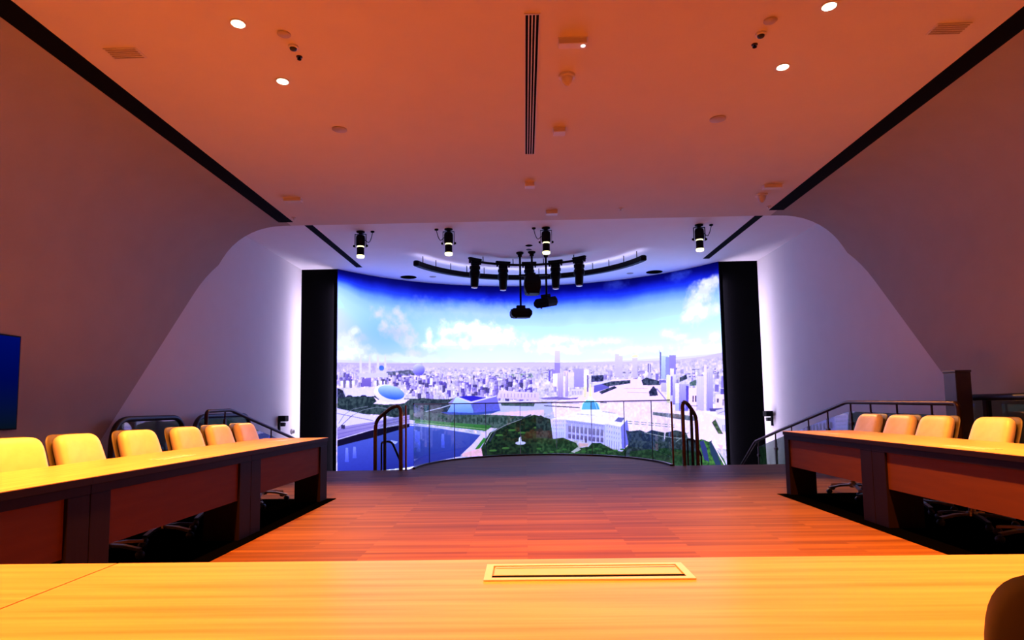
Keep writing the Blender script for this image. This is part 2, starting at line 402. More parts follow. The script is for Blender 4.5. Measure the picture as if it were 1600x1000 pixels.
# ------------------------------------------------------------------ curved display with its picture
PICTURE=[
('K',(215,232,255),0.3,[681,122,347,50]),
('K',(222,222,255),0.8,[272,176,72,49]),
('K',(222,222,255),0.8,[219,166,40,34]),
('K',(222,222,255),0.8,[311,152,29,26]),
('K',(222,222,255),0.8,[259,214,52,29]),
('K',(222,222,255),0.8,[350,220,52,30]),
('K',(222,222,255),0.8,[376,272,64,36]),
('K',(205,205,255),0.6,[305,246,78,35]),
('K',(236,238,255),0.85,[45,307,75,43]),
('K',(236,238,255),0.85,[89,254,24,19]),
('K',(236,238,255),0.85,[113,338,73,33]),
('K',(236,238,255),0.85,[46,361,84,27]),
('K',(188,205,250),0.6,[133,281,40,17]),
('K',(248,250,255),0.9,[639,207,108,43]),
('K',(248,250,255),0.9,[569,227,76,37]),
('K',(248,250,255),0.9,[711,230,126,50]),
('K',(248,250,255),0.9,[853,242,94,44]),
('K',(248,250,255),0.9,[758,276,189,31]),
('K',(248,250,255),0.9,[584,288,127,31]),
('K',(248,250,255),0.9,[473,252,26,36]),
('K',(248,250,255),0.9,[456,298,58,24]),
('K',(215,225,250),0.55,[774,295,107,11]),
('K',(215,222,250),0.5,[584,297,70,9]),
('K',(225,225,255),0.7,[402,336,45,18]),
('K',(248,248,255),0.75,[1041,279,81,25]),
('K',(248,248,255),0.75,[1129,267,94,22]),
('K',(248,248,255),0.75,[1244,290,106,25]),
('K',(248,248,255),0.75,[1385,288,82,21]),
('K',(248,248,255),0.75,[1102,316,156,25]),
('K',(238,240,255),0.85,[1840,112,86,49]),
('K',(238,240,255),0.85,[1882,78,60,27]),
('K',(238,240,255),0.85,[1788,173,65,61]),
('K',(238,240,255),0.85,[1835,207,79,38]),
('K',(238,240,255),0.85,[1895,201,53,32]),
('K',(238,240,255),0.85,[1753,210,52,28]),
('K',(60,90,250),0.5,[1713,26,65,26]),
('K',(70,100,255),0.4,[1393,21,51,27]),
('K',(60,90,250),0.4,[1762,15,39,17]),
('K',(242,242,255),0.8,[1654,274,51,26]),
('K',(242,242,255),0.8,[1701,295,51,17]),
('K',(242,242,255),0.8,[1781,316,72,16]),
('K',(242,242,255),0.8,[1880,307,46,27]),
('K',(240,242,255),0.6,[1509,332,222,24]),
('K',(240,242,255),0.6,[1828,356,166,27]),
('K',(240,242,255),0.6,[311,362,320,20]),
('G',(206,192,248),(222,212,250),[-6,394,568,375,976,375,1351,386,1697,393,1826,388,1960,375,1954,471,-5,443]),
('G',(176,160,244),(205,192,250),[-6,394,440,382,440,427,-5,438]),
('P',(218,208,248),[-5,435,976,418,1955,452,1932,868,-1,849]),
('C',420,(1.5,6),(1,2.5),[(196,184,240),(150,134,220),(110,104,170),(226,216,250)],[5,427,976,409,1942,444,1940,478,5,451]),
('N',(52,62,104),(96,100,160),5,[262,424,376,413,402,419,401,439,279,444,230,442]),
('N',(120,150,160),(170,180,220),6,[803,435,975,428,991,450,812,454]),
('C',420,(2,7),(3,9),[(232,224,250),(214,203,250),(198,186,246),(176,160,240),(140,124,226),(240,234,255),(226,212,246),(104,88,204),(190,178,242),(84,76,150)],[5,451,975,443,974,493,6,493]),
('C',260,(3,8),(6,14),[(232,224,250),(214,203,250),(198,186,246),(176,160,240),(140,124,226),(240,234,255),(226,212,246),(104,88,204),(190,178,242),(84,76,150)],[376,478,975,468,973,567,566,567,376,542]),
('C',60,(3,7),(6,14),[(232,224,250),(214,203,250),(198,186,246),(176,160,240),(140,124,226),(240,234,255),(226,212,246),(104,88,204),(190,178,242),(84,76,150)],[5,472,197,457,197,496,6,499]),
('C',160,(3,9),(4,12),[(240,236,255),(224,216,252),(206,196,250),(184,172,244),(230,220,248),(150,136,220)],[975,434,1941,462,1937,540,973,542]),
('T',),
('G',(232,214,248),(214,190,236),[818,509,1011,524,1010,561,805,546]),
('L',(128,100,170),2,[827,525,827,543]),
('L',(128,100,170),2,[844,525,843,544]),
('L',(128,100,170),2,[860,525,860,544]),
('L',(128,100,170),2,[877,525,876,544]),
('L',(128,100,170),2,[893,526,893,544]),
('L',(128,100,170),2,[910,526,909,544]),
('L',(128,100,170),2,[926,526,926,545]),
('L',(128,100,170),2,[943,526,942,545]),
('L',(128,100,170),2,[959,527,959,545]),
('L',(128,100,170),2,[976,527,975,545]),
('L',(128,100,170),2,[992,527,992,546]),
('P',(226,220,255),[119,387,125,351,131,386,132,436,119,437]),
('P',(226,220,255),[166,385,172,348,178,385,178,435,166,435]),
('P',(226,220,255),[209,383,215,346,221,383,221,434,209,434]),
('P',(226,220,255),[247,382,252,344,258,381,259,433,247,433]),
('G',(196,182,246),(226,218,255),[134,409,167,407,167,430,134,431]),
('G',(206,196,250),(226,218,255),[207,409,259,407,259,433,207,434]),
('E',(60,110,236),(90,120,240),[233,408,13,12],0),
('P',(214,206,252),[114,434,266,430,266,450,114,453]),
('E',(216,216,255),(84,72,232),[421,411,30,28],0),
('E',(176,178,255),(92,80,236),[427,415,22,21],0),
('G',(128,108,224),(112,92,214),[131,458,180,453,181,491,131,491]),
('G',(246,242,255),(230,224,255),[19,469,33,469,33,498,19,498]),
('G',(246,242,255),(230,224,255),[50,468,63,468,64,498,50,498]),
('G',(246,242,255),(230,224,255),[80,468,94,467,94,497,81,498]),
('G',(246,242,255),(230,224,255),[197,465,210,465,210,496,197,496]),
('G',(246,242,255),(230,224,255),[223,465,236,465,236,496,223,496]),
('G',(246,242,255),(230,224,255),[246,465,259,464,259,496,246,496]),
('G',(110,104,160),(130,120,180),[35,466,45,466,45,498,35,498]),
('G',(110,104,160),(130,120,180),[70,465,80,465,81,498,70,498]),
('G',(110,104,160),(130,120,180),[208,462,218,462,218,496,209,496]),
('G',(110,104,160),(130,120,180),[251,462,261,462,261,496,251,496]),
('P',(236,230,255),[269,450,376,440,456,436,456,456,279,456]),
('C',70,(3,8),(3,8),[(232,224,250),(214,203,250),(198,186,246),(176,160,240),(140,124,226),(240,234,255),(226,212,246),(104,88,204),(190,178,242),(84,76,150)],[279,456,440,454,440,530,376,524,305,478]),
('N',(30,32,66),(58,66,110),5,[2,499,33,509,47,536,214,530,214,575,3,573]),
('P',(230,220,255),[37,501,197,496,197,533,81,538,50,533]),
('E',(40,36,80),(40,36,80),[67,536,17,8],0),
('E',(40,36,80),(40,36,80),[141,535,17,8],0),
('N',(30,44,60),(60,78,92),6,[3,541,114,533,214,541,566,549,604,544,604,598,754,619,375,641,214,614,3,602]),
('P',(150,140,230),[566,567,604,538,617,544,579,580]),
('P',(236,230,255),[191,566,233,541,376,548,350,565,263,570]),
('E',(246,244,255),(226,220,255),[272,523,79,40],0.2),
('E',(186,220,255),(46,92,255),[282,516,68,30],0.2),
('P',(240,232,255),[194,536,220,550,272,560,318,559,343,550,331,568,246,570,214,561]),
('N',(36,48,66),(70,84,104),5,[363,553,440,542,566,555,566,597,376,594]),
('L',(206,204,240),5,[375,638,446,607,535,588,585,574]),
('P',(222,214,250),[802,558,1066,575,1071,624,785,619]),
('N',(90,110,130),(60,80,90),5,[823,568,991,573,985,589,829,583]),
('P',(240,228,250),[785,616,1034,605,1033,651,770,631]),
('G',(198,226,255),(120,164,255),[604,541,620,541,676,563,692,575,695,615,560,612]),
('G',(120,112,236),(104,108,236),[676,566,805,537,823,608,695,618]),
('P',(222,216,255),[607,539,620,539,680,561,805,532,805,538,679,569]),
('P',(48,40,214),[620,539,652,534,696,534,752,545,680,561]),
('L',(80,96,214),2,[692,572,692,615]),
('P',(64,84,216),[528,609,560,609,695,615,823,605,785,619,691,627,582,625]),
('P',(222,212,255),[3,583,115,604,247,634,191,652,4,675]),
('G',(168,156,238),(126,112,220),[4,662,191,644,375,618,375,658,191,677,5,714]),
('L',(96,84,196),2,[4,674,191,652,375,627]),
('L',(96,84,196),2,[4,690,191,666,375,638]),
('L',(96,84,196),2,[4,706,191,680,375,650]),
('L',(226,216,255),3,[5,712,191,677,375,652]),
('L',(120,128,170),2,[11,646,41,610,88,587,164,577]),
('L',(126,134,176),2,[68,622,135,593,214,580,285,593]),
('L',(96,90,160),2,[14,662,88,611]),
('L',(60,56,110),2,[3,604,191,639]),
('P',(50,44,100),[24,652,45,653,45,669,25,668]),
('G',(82,102,236),(40,50,184),[5,738,191,699,375,658,439,669,728,722,684,775,640,816,375,854,6,863]),
('G',(120,136,252),(70,86,232),[49,748,62,749,66,808,46,806]),
('G',(120,136,252),(70,86,232),[89,746,102,747,106,795,86,794]),
('G',(120,136,252),(70,86,232),[401,688,414,688,417,770,397,769]),
('G',(120,136,252),(70,86,232),[414,694,426,695,429,788,410,787]),
('G',(120,136,252),(70,86,232),[534,710,546,711,549,776,530,775]),
('P',(18,14,50),[5,714,191,680,375,658,375,673,191,713,5,740]),
('P',(190,196,252),[282,729,318,736,305,747,276,740]),
('N',(54,78,84),(92,112,124),5,[376,594,566,621,785,626,1034,642,1001,703,784,690,566,663,375,641]),
('L',(34,50,56),4,[423,630,423,654]),
('L',(34,50,56),4,[443,634,443,657]),
('L',(34,50,56),4,[462,637,462,661]),
('L',(34,50,56),4,[481,632,481,664]),
('L',(34,50,56),4,[501,635,501,656]),
('L',(34,50,56),4,[520,638,520,659]),
('L',(34,50,56),4,[539,633,539,663]),
('L',(34,50,56),4,[559,636,558,666]),
('L',(34,50,56),4,[578,640,578,658]),
('L',(34,50,56),4,[597,634,597,661]),
('L',(34,50,56),4,[616,638,616,665]),
('L',(34,50,56),4,[635,641,635,668]),
('L',(34,50,56),4,[654,635,654,660]),
('L',(34,50,56),4,[673,639,673,663]),
('L',(34,50,56),4,[693,642,692,666]),
('L',(34,50,56),4,[712,636,711,670]),
('L',(34,50,56),4,[731,640,730,661]),
('L',(34,50,56),4,[750,643,749,665]),
('L',(34,50,56),4,[769,638,768,668]),
('L',(34,50,56),4,[788,641,787,672]),
('L',(34,50,56),4,[807,644,807,663]),
('L',(34,50,56),4,[826,639,825,666]),
('L',(34,50,56),4,[845,642,844,670]),
('L',(34,50,56),4,[864,645,863,673]),
('L',(34,50,56),4,[883,640,882,664]),
('L',(34,50,56),4,[902,643,901,667]),
('G',(74,146,84),(54,118,62),[401,638,566,657,778,677,759,704,565,678,401,656]),
('L',(206,230,200),2,[391,650,566,672,759,695]),
('L',(228,222,246),5,[375,664,565,687,728,719]),
('E',(236,230,250),(236,230,250),[638,698,13,6],0),
('P',(236,226,248),[728,716,775,687,791,690,728,752,696,794,674,817,624,815,646,795,684,763]),
('G',(62,148,70),(56,130,60),[740,734,753,741,715,788,696,788]),
('P',(240,206,236),[633,806,727,782,752,820,633,821]),
('N',(18,34,34),(42,66,50),6,[769,711,878,664,987,629,1083,655,1079,837,736,831,727,782]),
('L',(52,60,92),7,[768,753,800,699,878,664,972,629]),
('L',(200,206,230),2,[746,765,778,711,847,676,925,649]),
('E',(84,128,70),(60,110,60),[815,724,19,5],0),
('E',(84,128,70),(60,110,60),[877,701,19,5],0),
('E',(84,128,70),(60,110,60),[924,714,19,5],0),
('E',(84,128,70),(60,110,60),[1002,690,19,5],0),
('E',(84,128,70),(60,110,60),[1038,715,19,5],0),
('E',(84,128,70),(60,110,60),[845,786,19,5],0),
('E',(84,128,70),(60,110,60),[783,796,19,5],0),
('E',(84,128,70),(60,110,60),[1015,788,19,5],0),
('E',(214,206,240),(230,226,250),[917,763,25,8],0),
('P',(236,236,255),[911,738,920,732,923,760,908,759]),
('P',(246,236,252),[1072,575,1285,505,1629,509,1933,612,1924,772,1619,752,1450,715,1083,642]),
('P',(238,226,250),[1207,522,1380,466,1599,474,1644,532,1651,577,1128,576]),
('N',(34,38,84),(80,84,150),4,[1268,447,1327,446,1326,476,1267,478]),
('G',(112,106,226),(96,90,214),[1279,490,1354,480,1353,507,1278,529]),
('P',(226,220,255),[1273,487,1358,471,1357,480,1273,496]),
('N',(30,34,70),(70,74,120),4,[1303,524,1379,499,1391,508,1315,536]),
('N',(40,48,84),(84,92,130),4,[1317,488,1364,477,1457,474,1457,489,1347,501]),
('N',(36,44,76),(80,90,130),4,[1511,476,1536,465,1605,485,1604,502,1519,500]),
('N',(30,34,70),(60,64,110),4,[1546,530,1569,504,1584,519,1590,548,1549,550]),
('L',(176,160,226),2,[1425,512,1541,515]),
('L',(176,160,226),2,[1440,530,1546,535]),
('L',(200,150,190),1,[1452,542,1539,544]),
('L',(150,136,220),5,[1584,516,1627,566]),
('P',(226,216,255),[1597,514,1641,515,1639,560]),
('G',(228,218,252),(214,202,250),[1093,321,1118,322,1117,378,1090,377]),
('G',(160,142,244),(158,138,242),[1090,380,1117,381,1116,431,1089,430]),
('G',(110,96,226),(120,104,226),[1060,417,1069,417,1068,470,1059,470]),
('G',(150,132,238),(160,140,240),[1075,414,1094,415,1093,446,1075,445]),
('G',(180,168,252),(158,144,250),[1181,411,1231,412,1229,501,1179,500]),
('G',(236,226,252),(222,212,252),[1156,429,1184,429,1182,503,1154,502]),
('G',(222,208,250),(160,140,240),[1103,430,1134,431,1132,545,1101,544]),
('L',(196,178,246),2,[1108,434,1106,541]),
('L',(196,178,246),2,[1119,434,1116,542]),
('L',(196,178,246),2,[1129,434,1127,542]),
('G',(240,224,246),(170,150,240),[1134,422,1156,422,1153,545,1132,545]),
('L',(140,120,220),2,[1140,425,1137,542]),
('L',(140,120,220),2,[1151,425,1148,542]),
('G',(240,236,255),(226,216,255),[1131,446,1140,447,1138,551,1129,551]),
('G',(246,242,250),(236,230,252),[1081,433,1103,433,1102,495,1080,495]),
('G',(244,242,250),(236,234,230),[1233,419,1256,419,1253,523,1230,522]),
('G',(120,104,190),(130,112,200),[1246,443,1254,444,1252,523,1244,523]),
('G',(240,236,220),(226,222,200),[1229,498,1242,498,1240,550,1228,550]),
('G',(226,214,246),(232,222,246),[1170,509,1226,510,1225,547,1169,546]),
('L',(120,100,170),2,[1174,518,1174,537]),
('L',(120,100,170),2,[1182,518,1181,537]),
('L',(120,100,170),2,[1189,518,1189,537]),
('L',(120,100,170),2,[1197,519,1196,537]),
('L',(120,100,170),2,[1204,519,1204,537]),
('L',(120,100,170),2,[1212,519,1211,537]),
('L',(120,100,170),2,[1219,519,1219,537]),
('P',(126,110,210),[1011,549,1098,544,1206,555,1144,560,1035,556]),
('P',(92,78,190),[1166,552,1203,549,1190,558]),
('L',(48,42,92),5,[1035,586,1090,590,1208,598]),
('L',(70,62,110),2,[879,572,1206,577]),
('L',(60,52,110),4,[1308,575,1339,576]),
('G',(222,212,250),(200,186,248),[1386,349,1405,350,1402,461,1383,460]),
('G',(222,212,250),(200,186,248),[1405,359,1423,360,1420,461,1402,461]),
('G',(222,212,250),(200,186,248),[1470,368,1495,370,1492,464,1467,463]),
('G',(222,212,250),(200,186,248),[1438,402,1450,403,1448,462,1436,462]),
('E',(255,250,214),(255,250,214),[1483,365,16,7],0),
('G',(120,110,170),(130,116,190),[1545,402,1551,402,1549,443,1543,442]),
('G',(130,120,180),(140,126,200),[1555,405,1560,405,1559,443,1554,443]),
('E',(150,134,220),(190,176,240),[1512,441,19,9],0),
('G',(206,226,255),(168,182,252),[1606,370,1647,373,1643,475,1602,474]),
('L',(184,204,255),2,[1612,374,1609,471]),
('L',(184,204,255),2,[1626,375,1622,472]),
('L',(184,204,255),2,[1640,376,1636,472]),
('P',(196,206,250),[1601,338,1610,353,1615,374,1606,373]),
('G',(110,112,190),(120,116,200),[1606,353,1613,354,1608,474,1602,474]),
('G',(150,158,250),(150,150,246),[1634,378,1653,379,1649,470,1630,469]),
('G',(156,144,248),(140,126,240),[1652,371,1685,373,1681,477,1648,476]),
('G',(130,116,226),(130,116,226),[1582,450,1596,451,1595,479,1581,479]),
('G',(110,98,210),(130,116,220),[1598,479,1633,481,1632,498,1598,497]),
('G',(210,198,250),(190,176,246),[1607,491,1636,492,1634,532,1606,531]),
('G',(246,246,226),(232,228,190),[1636,458,1656,459,1651,583,1631,583]),
('G',(240,236,255),(200,190,250),[1654,430,1673,431,1667,583,1648,583]),
('G',(124,106,226),(110,92,214),[1656,465,1665,465,1662,549,1653,549]),
('G',(230,226,252),(140,126,230),[1666,457,1682,457,1676,589,1660,589]),
('G',(240,236,255),(222,214,250),[1677,496,1699,497,1694,617,1672,617]),
('G',(190,180,250),(124,116,236),[1696,500,1744,502,1738,617,1691,617]),
('L',(166,154,246),2,[1702,503,1697,614]),
('L',(166,154,246),2,[1714,503,1709,614]),
('L',(166,154,246),2,[1726,504,1721,614]),
('L',(166,154,246),2,[1737,504,1733,614]),
('G',(84,72,214),(96,84,220),[1730,509,1743,510,1739,612,1726,612]),
('N',(40,48,80),(84,90,130),4,[1700,472,1733,460,1738,479,1699,492]),
('N',(70,100,110),(110,130,150),4,[1747,496,1790,481,1788,509,1750,510]),
('L',(110,96,150),3,[1778,443,1776,503]),
('L',(90,84,130),2,[1762,440,1798,442]),
('G',(244,230,250),(236,224,250),[1743,518,1788,520,1783,617,1738,617]),
('G',(70,60,110),(70,60,110),[1761,552,1767,552,1766,579,1759,579]),
('G',(70,60,110),(70,60,110),[1773,552,1780,552,1779,579,1772,579]),
('G',(232,222,252),(196,182,248),[1784,470,1832,472,1825,617,1777,617]),
('L',(206,194,250),2,[1788,473,1782,614]),
('L',(206,194,250),2,[1798,474,1791,614]),
('L',(206,194,250),2,[1808,474,1801,615]),
('L',(206,194,250),2,[1817,475,1811,615]),
('L',(206,194,250),2,[1827,475,1820,615]),
('G',(240,230,250),(232,222,252),[1825,423,1838,424,1828,617,1815,617]),
('G',(214,204,252),(140,128,236),[1836,454,1869,456,1861,617,1828,617]),
('L',(176,164,246),2,[1842,457,1834,615]),
('L',(176,164,246),2,[1852,457,1845,615]),
('L',(176,164,246),2,[1863,458,1855,615]),
('G',(124,110,220),(140,124,226),[1876,509,1896,510,1894,539,1874,538]),
('G',(130,120,226),(140,126,230),[1911,476,1927,477,1925,524,1908,523]),
('G',(92,84,196),(104,94,206),[1904,528,1938,529,1936,555,1903,555]),
('G',(240,230,250),(230,220,250),[1877,549,1933,550,1929,617,1874,617]),
('G',(90,76,130),(90,76,130),[1883,567,1893,567,1892,583,1882,583]),
('G',(150,134,190),(150,134,190),[1912,570,1919,570,1917,596,1911,596]),
('P',(86,76,170),[1842,607,1913,607,1893,620,1847,620]),
('L',(60,52,90),2,[1746,595,1784,596]),
('P',(220,210,250),[1874,615,1947,602,1945,638,1879,633]),
('L',(120,106,190),2,[1886,628,1940,612]),
('N',(96,100,140),(140,140,180),4,[1562,622,1687,631,1852,652,1852,668,1686,653,1561,634]),
('L',(66,110,112),3,[1436,663,1461,665]),
('L',(66,110,112),3,[1470,665,1495,667]),
('L',(66,110,112),3,[1504,668,1529,670]),
('L',(66,110,112),3,[1538,670,1563,672]),
('L',(66,110,112),3,[1572,672,1597,674]),
('L',(66,110,112),3,[1607,675,1632,676]),
('L',(66,110,112),3,[1641,677,1666,679]),
('L',(66,110,112),2,[1435,673,1460,674]),
('L',(66,110,112),2,[1469,675,1494,677]),
('L',(66,110,112),2,[1504,678,1528,679]),
('L',(66,110,112),2,[1538,680,1563,681]),
('L',(66,110,112),2,[1572,682,1597,684]),
('L',(66,110,112),2,[1606,685,1631,686]),
('L',(66,110,112),2,[1641,687,1666,688]),
('P',(246,240,255),[1058,651,1139,637,1195,616,1257,608,1329,615,1393,633,1436,660,1404,692,1324,680,1139,655]),
('G',(236,230,255),(226,218,255),[1064,651,1139,654,1136,752,1075,749]),
('G',(200,190,250),(190,178,248),[1139,655,1330,680,1327,767,1137,746]),
('G',(232,226,255),(228,220,255),[1327,674,1404,689,1404,795,1361,787,1327,770]),
('G',(150,142,244),(120,116,240),[1404,689,1436,657,1448,756,1407,798]),
('P',(120,112,226),[1374,663,1393,645,1424,648,1408,668]),
('G',(150,138,214),(128,116,196),[1150,683,1163,684,1163,714,1150,713]),
('G',(128,114,196),(104,90,170),[1149,722,1162,723,1162,745,1149,742]),
('L',(240,236,255),2,[1167,674,1165,753]),
('G',(150,138,214),(128,116,196),[1170,685,1183,686,1182,717,1169,715]),
('G',(128,114,196),(104,90,170),[1169,725,1182,726,1181,747,1168,744]),
('L',(240,236,255),2,[1186,676,1184,755]),
('G',(150,138,214),(128,116,196),[1189,687,1202,689,1201,719,1188,718]),
('G',(128,114,196),(104,90,170),[1188,727,1201,728,1201,749,1188,747]),
('L',(240,236,255),2,[1206,678,1204,757]),
('G',(150,138,214),(128,116,196),[1209,690,1222,691,1221,721,1208,720]),
('G',(128,114,196),(104,90,170),[1208,729,1221,730,1220,751,1207,749]),
('L',(240,236,255),2,[1225,681,1223,759]),
('G',(150,138,214),(128,116,196),[1228,692,1241,693,1240,724,1227,722]),
('G',(128,114,196),(104,90,170),[1227,731,1240,733,1239,754,1227,751]),
('L',(240,236,255),2,[1244,683,1242,761]),
('G',(150,138,214),(128,116,196),[1247,694,1260,696,1260,726,1247,725]),
('G',(128,114,196),(104,90,170),[1246,734,1259,735,1259,756,1246,753]),
('L',(240,236,255),2,[1264,685,1262,764]),
('G',(150,138,214),(128,116,196),[1267,697,1280,698,1279,728,1266,727]),
('G',(128,114,196),(104,90,170),[1266,736,1279,737,1278,758,1265,756]),
('L',(240,236,255),2,[1283,688,1281,766]),
('G',(150,138,214),(128,116,196),[1286,699,1299,700,1298,730,1285,729]),
('G',(128,114,196),(104,90,170),[1285,738,1298,739,1298,760,1285,758]),
('L',(240,236,255),2,[1303,690,1300,768]),
('G',(150,138,214),(128,116,196),[1306,701,1319,702,1318,732,1305,731]),
('G',(128,114,196),(104,90,170),[1305,740,1318,741,1317,762,1304,760]),
('L',(240,236,255),2,[1322,692,1320,770]),
('L',(124,110,180),2,[1148,662,1148,667]),
('L',(124,110,180),2,[1156,663,1156,668]),
('L',(124,110,180),2,[1164,664,1164,669]),
('L',(124,110,180),2,[1172,665,1172,670]),
('L',(124,110,180),2,[1180,666,1180,671]),
('L',(124,110,180),2,[1188,667,1188,672]),
('L',(124,110,180),2,[1196,668,1196,673]),
('L',(124,110,180),2,[1204,669,1204,674]),
('L',(124,110,180),2,[1212,670,1212,675]),
('L',(124,110,180),2,[1220,671,1220,676]),
('L',(124,110,180),2,[1228,672,1228,677]),
('L',(124,110,180),2,[1236,673,1236,678]),
('L',(124,110,180),2,[1244,674,1244,679]),
('L',(124,110,180),2,[1252,674,1252,680]),
('L',(124,110,180),2,[1260,675,1260,681]),
('L',(124,110,180),2,[1268,676,1268,682]),
('L',(124,110,180),2,[1276,677,1276,683]),
('L',(124,110,180),2,[1284,678,1284,684]),
('L',(124,110,180),2,[1292,679,1292,684]),
('L',(124,110,180),2,[1300,680,1300,685]),
('L',(124,110,180),2,[1308,681,1308,686]),
('L',(124,110,180),2,[1316,682,1316,687]),
('L',(170,156,210),1,[1204,651,1204,656]),
('L',(170,156,210),1,[1212,652,1212,657]),
('L',(170,156,210),1,[1220,653,1220,657]),
('L',(170,156,210),1,[1228,654,1228,658]),
('L',(170,156,210),1,[1236,655,1236,659]),
('L',(170,156,210),1,[1244,656,1244,660]),
('L',(170,156,210),1,[1252,656,1252,661]),
('L',(170,156,210),1,[1260,657,1260,661]),
('L',(170,156,210),1,[1268,658,1268,662]),
('L',(170,156,210),1,[1276,659,1276,663]),
('L',(170,156,210),1,[1284,660,1284,664]),
('L',(170,156,210),1,[1292,660,1292,665]),
('L',(170,156,210),1,[1300,661,1300,665]),
('L',(170,156,210),1,[1308,662,1308,666]),
('L',(170,156,210),1,[1316,663,1316,667]),
('L',(170,156,210),1,[1324,663,1324,668]),
('L',(160,148,214),2,[1080,658,1080,664]),
('L',(160,148,214),2,[1089,658,1089,664]),
('L',(160,148,214),2,[1098,658,1098,664]),
('L',(160,148,214),2,[1108,658,1107,664]),
('L',(160,148,214),2,[1117,658,1117,664]),
('L',(160,148,214),2,[1126,658,1126,664]),
('L',(160,148,214),2,[1079,676,1079,685]),
('L',(160,148,214),2,[1089,676,1088,685]),
('L',(160,148,214),2,[1098,676,1098,685]),
('L',(160,148,214),2,[1107,676,1107,685]),
('L',(160,148,214),2,[1116,676,1116,685]),
('L',(160,148,214),2,[1126,676,1126,686]),
('L',(160,148,214),2,[1079,694,1079,700]),
('L',(160,148,214),2,[1088,694,1088,700]),
('L',(160,148,214),2,[1098,694,1097,701]),
('L',(160,148,214),2,[1107,695,1107,701]),
('L',(160,148,214),2,[1116,695,1116,701]),
('L',(160,148,214),2,[1125,695,1125,701]),
('L',(160,148,214),2,[1079,713,1078,743]),
('L',(160,148,214),2,[1088,713,1087,743]),
('L',(160,148,214),2,[1097,713,1097,743]),
('L',(160,148,214),2,[1106,713,1106,743]),
('L',(160,148,214),2,[1116,713,1115,743]),
('L',(160,148,214),2,[1125,713,1124,743]),
('L',(130,118,190),2,[1338,680,1337,689]),
('L',(130,118,190),2,[1349,683,1349,692]),
('L',(130,118,190),2,[1360,685,1360,694]),
('L',(130,118,190),2,[1372,687,1371,696]),
('L',(130,118,190),2,[1383,690,1383,699]),
('L',(130,118,190),2,[1394,692,1394,701]),
('L',(130,118,190),2,[1337,704,1337,716]),
('L',(130,118,190),2,[1348,707,1348,718]),
('L',(130,118,190),2,[1360,709,1359,721]),
('L',(130,118,190),2,[1371,711,1371,723]),
('L',(130,118,190),2,[1382,713,1382,725]),
('L',(130,118,190),2,[1394,716,1393,728]),
('L',(130,118,190),2,[1336,728,1336,737]),
('L',(130,118,190),2,[1348,730,1347,739]),
('L',(130,118,190),2,[1359,733,1359,741]),
('L',(130,118,190),2,[1370,735,1370,744]),
('L',(130,118,190),2,[1382,737,1381,746]),
('L',(130,118,190),2,[1393,739,1393,748]),
('L',(130,118,190),2,[1336,749,1334,787]),
('L',(130,118,190),2,[1347,751,1346,790]),
('L',(130,118,190),2,[1358,753,1357,792]),
('L',(130,118,190),2,[1370,755,1369,794]),
('L',(130,118,190),2,[1381,758,1380,796]),
('L',(130,118,190),2,[1392,760,1391,798]),
('P',(232,222,250),[1201,762,1247,764,1247,782,1201,780]),
('P',(90,76,140),[1229,746,1238,746,1238,764,1229,764]),
('P',(232,190,226),[1198,765,1247,767,1241,782,1201,783]),
('P',(246,242,255),[1214,607,1307,608,1300,638,1220,635]),
('L',(200,186,230),2,[1195,628,1282,635]),
('L',(170,156,210),1.5,[1316,617,1381,627]),
('P',(236,244,255),[1214,607,1221,577,1240,559,1277,560,1302,581,1307,608]),
('P',(120,214,240),[1217,607,1224,580,1243,562,1274,563,1295,581,1304,608]),
('P',(90,180,240),[1257,608,1262,565,1277,566,1295,584,1304,608]),
('L',(236,250,255),3,[1280,569,1292,608]),
('P',(232,244,250),[1246,565,1251,544,1268,544,1274,566]),
('P',(240,238,200),[1254,547,1259,486,1265,487,1267,547]),
('L',(236,236,226),2,[1263,444,1262,493]),
('P',(246,242,255),[1214,607,1304,608,1300,626,1217,622]),
('N',(30,44,54),(58,76,84),5,[996,641,1018,632,1058,654,1069,728,1081,758,994,758]),
('N',(24,52,40),(60,92,66),5,[995,739,1069,746,1124,740,1186,765,1200,789,1247,782,1263,764,1303,764,1327,776,1361,793,1407,804,1448,762,1446,838,993,837]),
('L',(190,190,220),3,[1172,801,1197,783]),
('P',(200,196,230),[1160,807,1197,786,1209,795,1178,813]),
('E',(70,120,70),(50,100,56),[1006,791,12,5],0),
('E',(70,120,70),(50,100,56),[1036,813,12,5],0),
('E',(70,120,70),(50,100,56),[1067,807,12,5],0),
('E',(70,120,70),(50,100,56),[1098,801,12,5],0),
('E',(70,120,70),(50,100,56),[1129,795,12,5],0),
('E',(70,120,70),(50,100,56),[1160,816,12,5],0),
('E',(70,120,70),(50,100,56),[1191,810,12,5],0),
('E',(70,120,70),(50,100,56),[1222,804,12,5],0),
('E',(70,120,70),(50,100,56),[1253,797,12,4],0),
('E',(70,120,70),(50,100,56),[1284,791,12,4],0),
('E',(70,120,70),(50,100,56),[1314,811,12,4],0),
('E',(70,120,70),(50,100,56),[1345,805,12,4],0),
('E',(70,120,70),(50,100,56),[1376,798,12,4],0),
('E',(70,120,70),(50,100,56),[1407,792,12,4],0),
('N',(34,46,68),(66,80,110),6,[1428,704,1447,709,1497,703,1527,714,1553,702,1615,713,1613,764,1439,768]),
('N',(34,46,60),(70,84,104),6,[1613,752,1621,713,1672,701,1722,711,1730,732,1777,752,1778,868,1414,850,1442,750]),
('N',(26,52,40),(52,86,60),6,[1447,800,1618,780,1782,790,1777,881,1429,873]),
('L',(214,218,236),2,[1515,714,1608,730,1720,738]),
('L',(150,160,186),2,[1670,751,1734,710]),
('P',(242,230,250),[1783,612,1950,663,1946,740,1777,742]),
('L',(226,224,196),1.5,[1792,698,1831,700]),
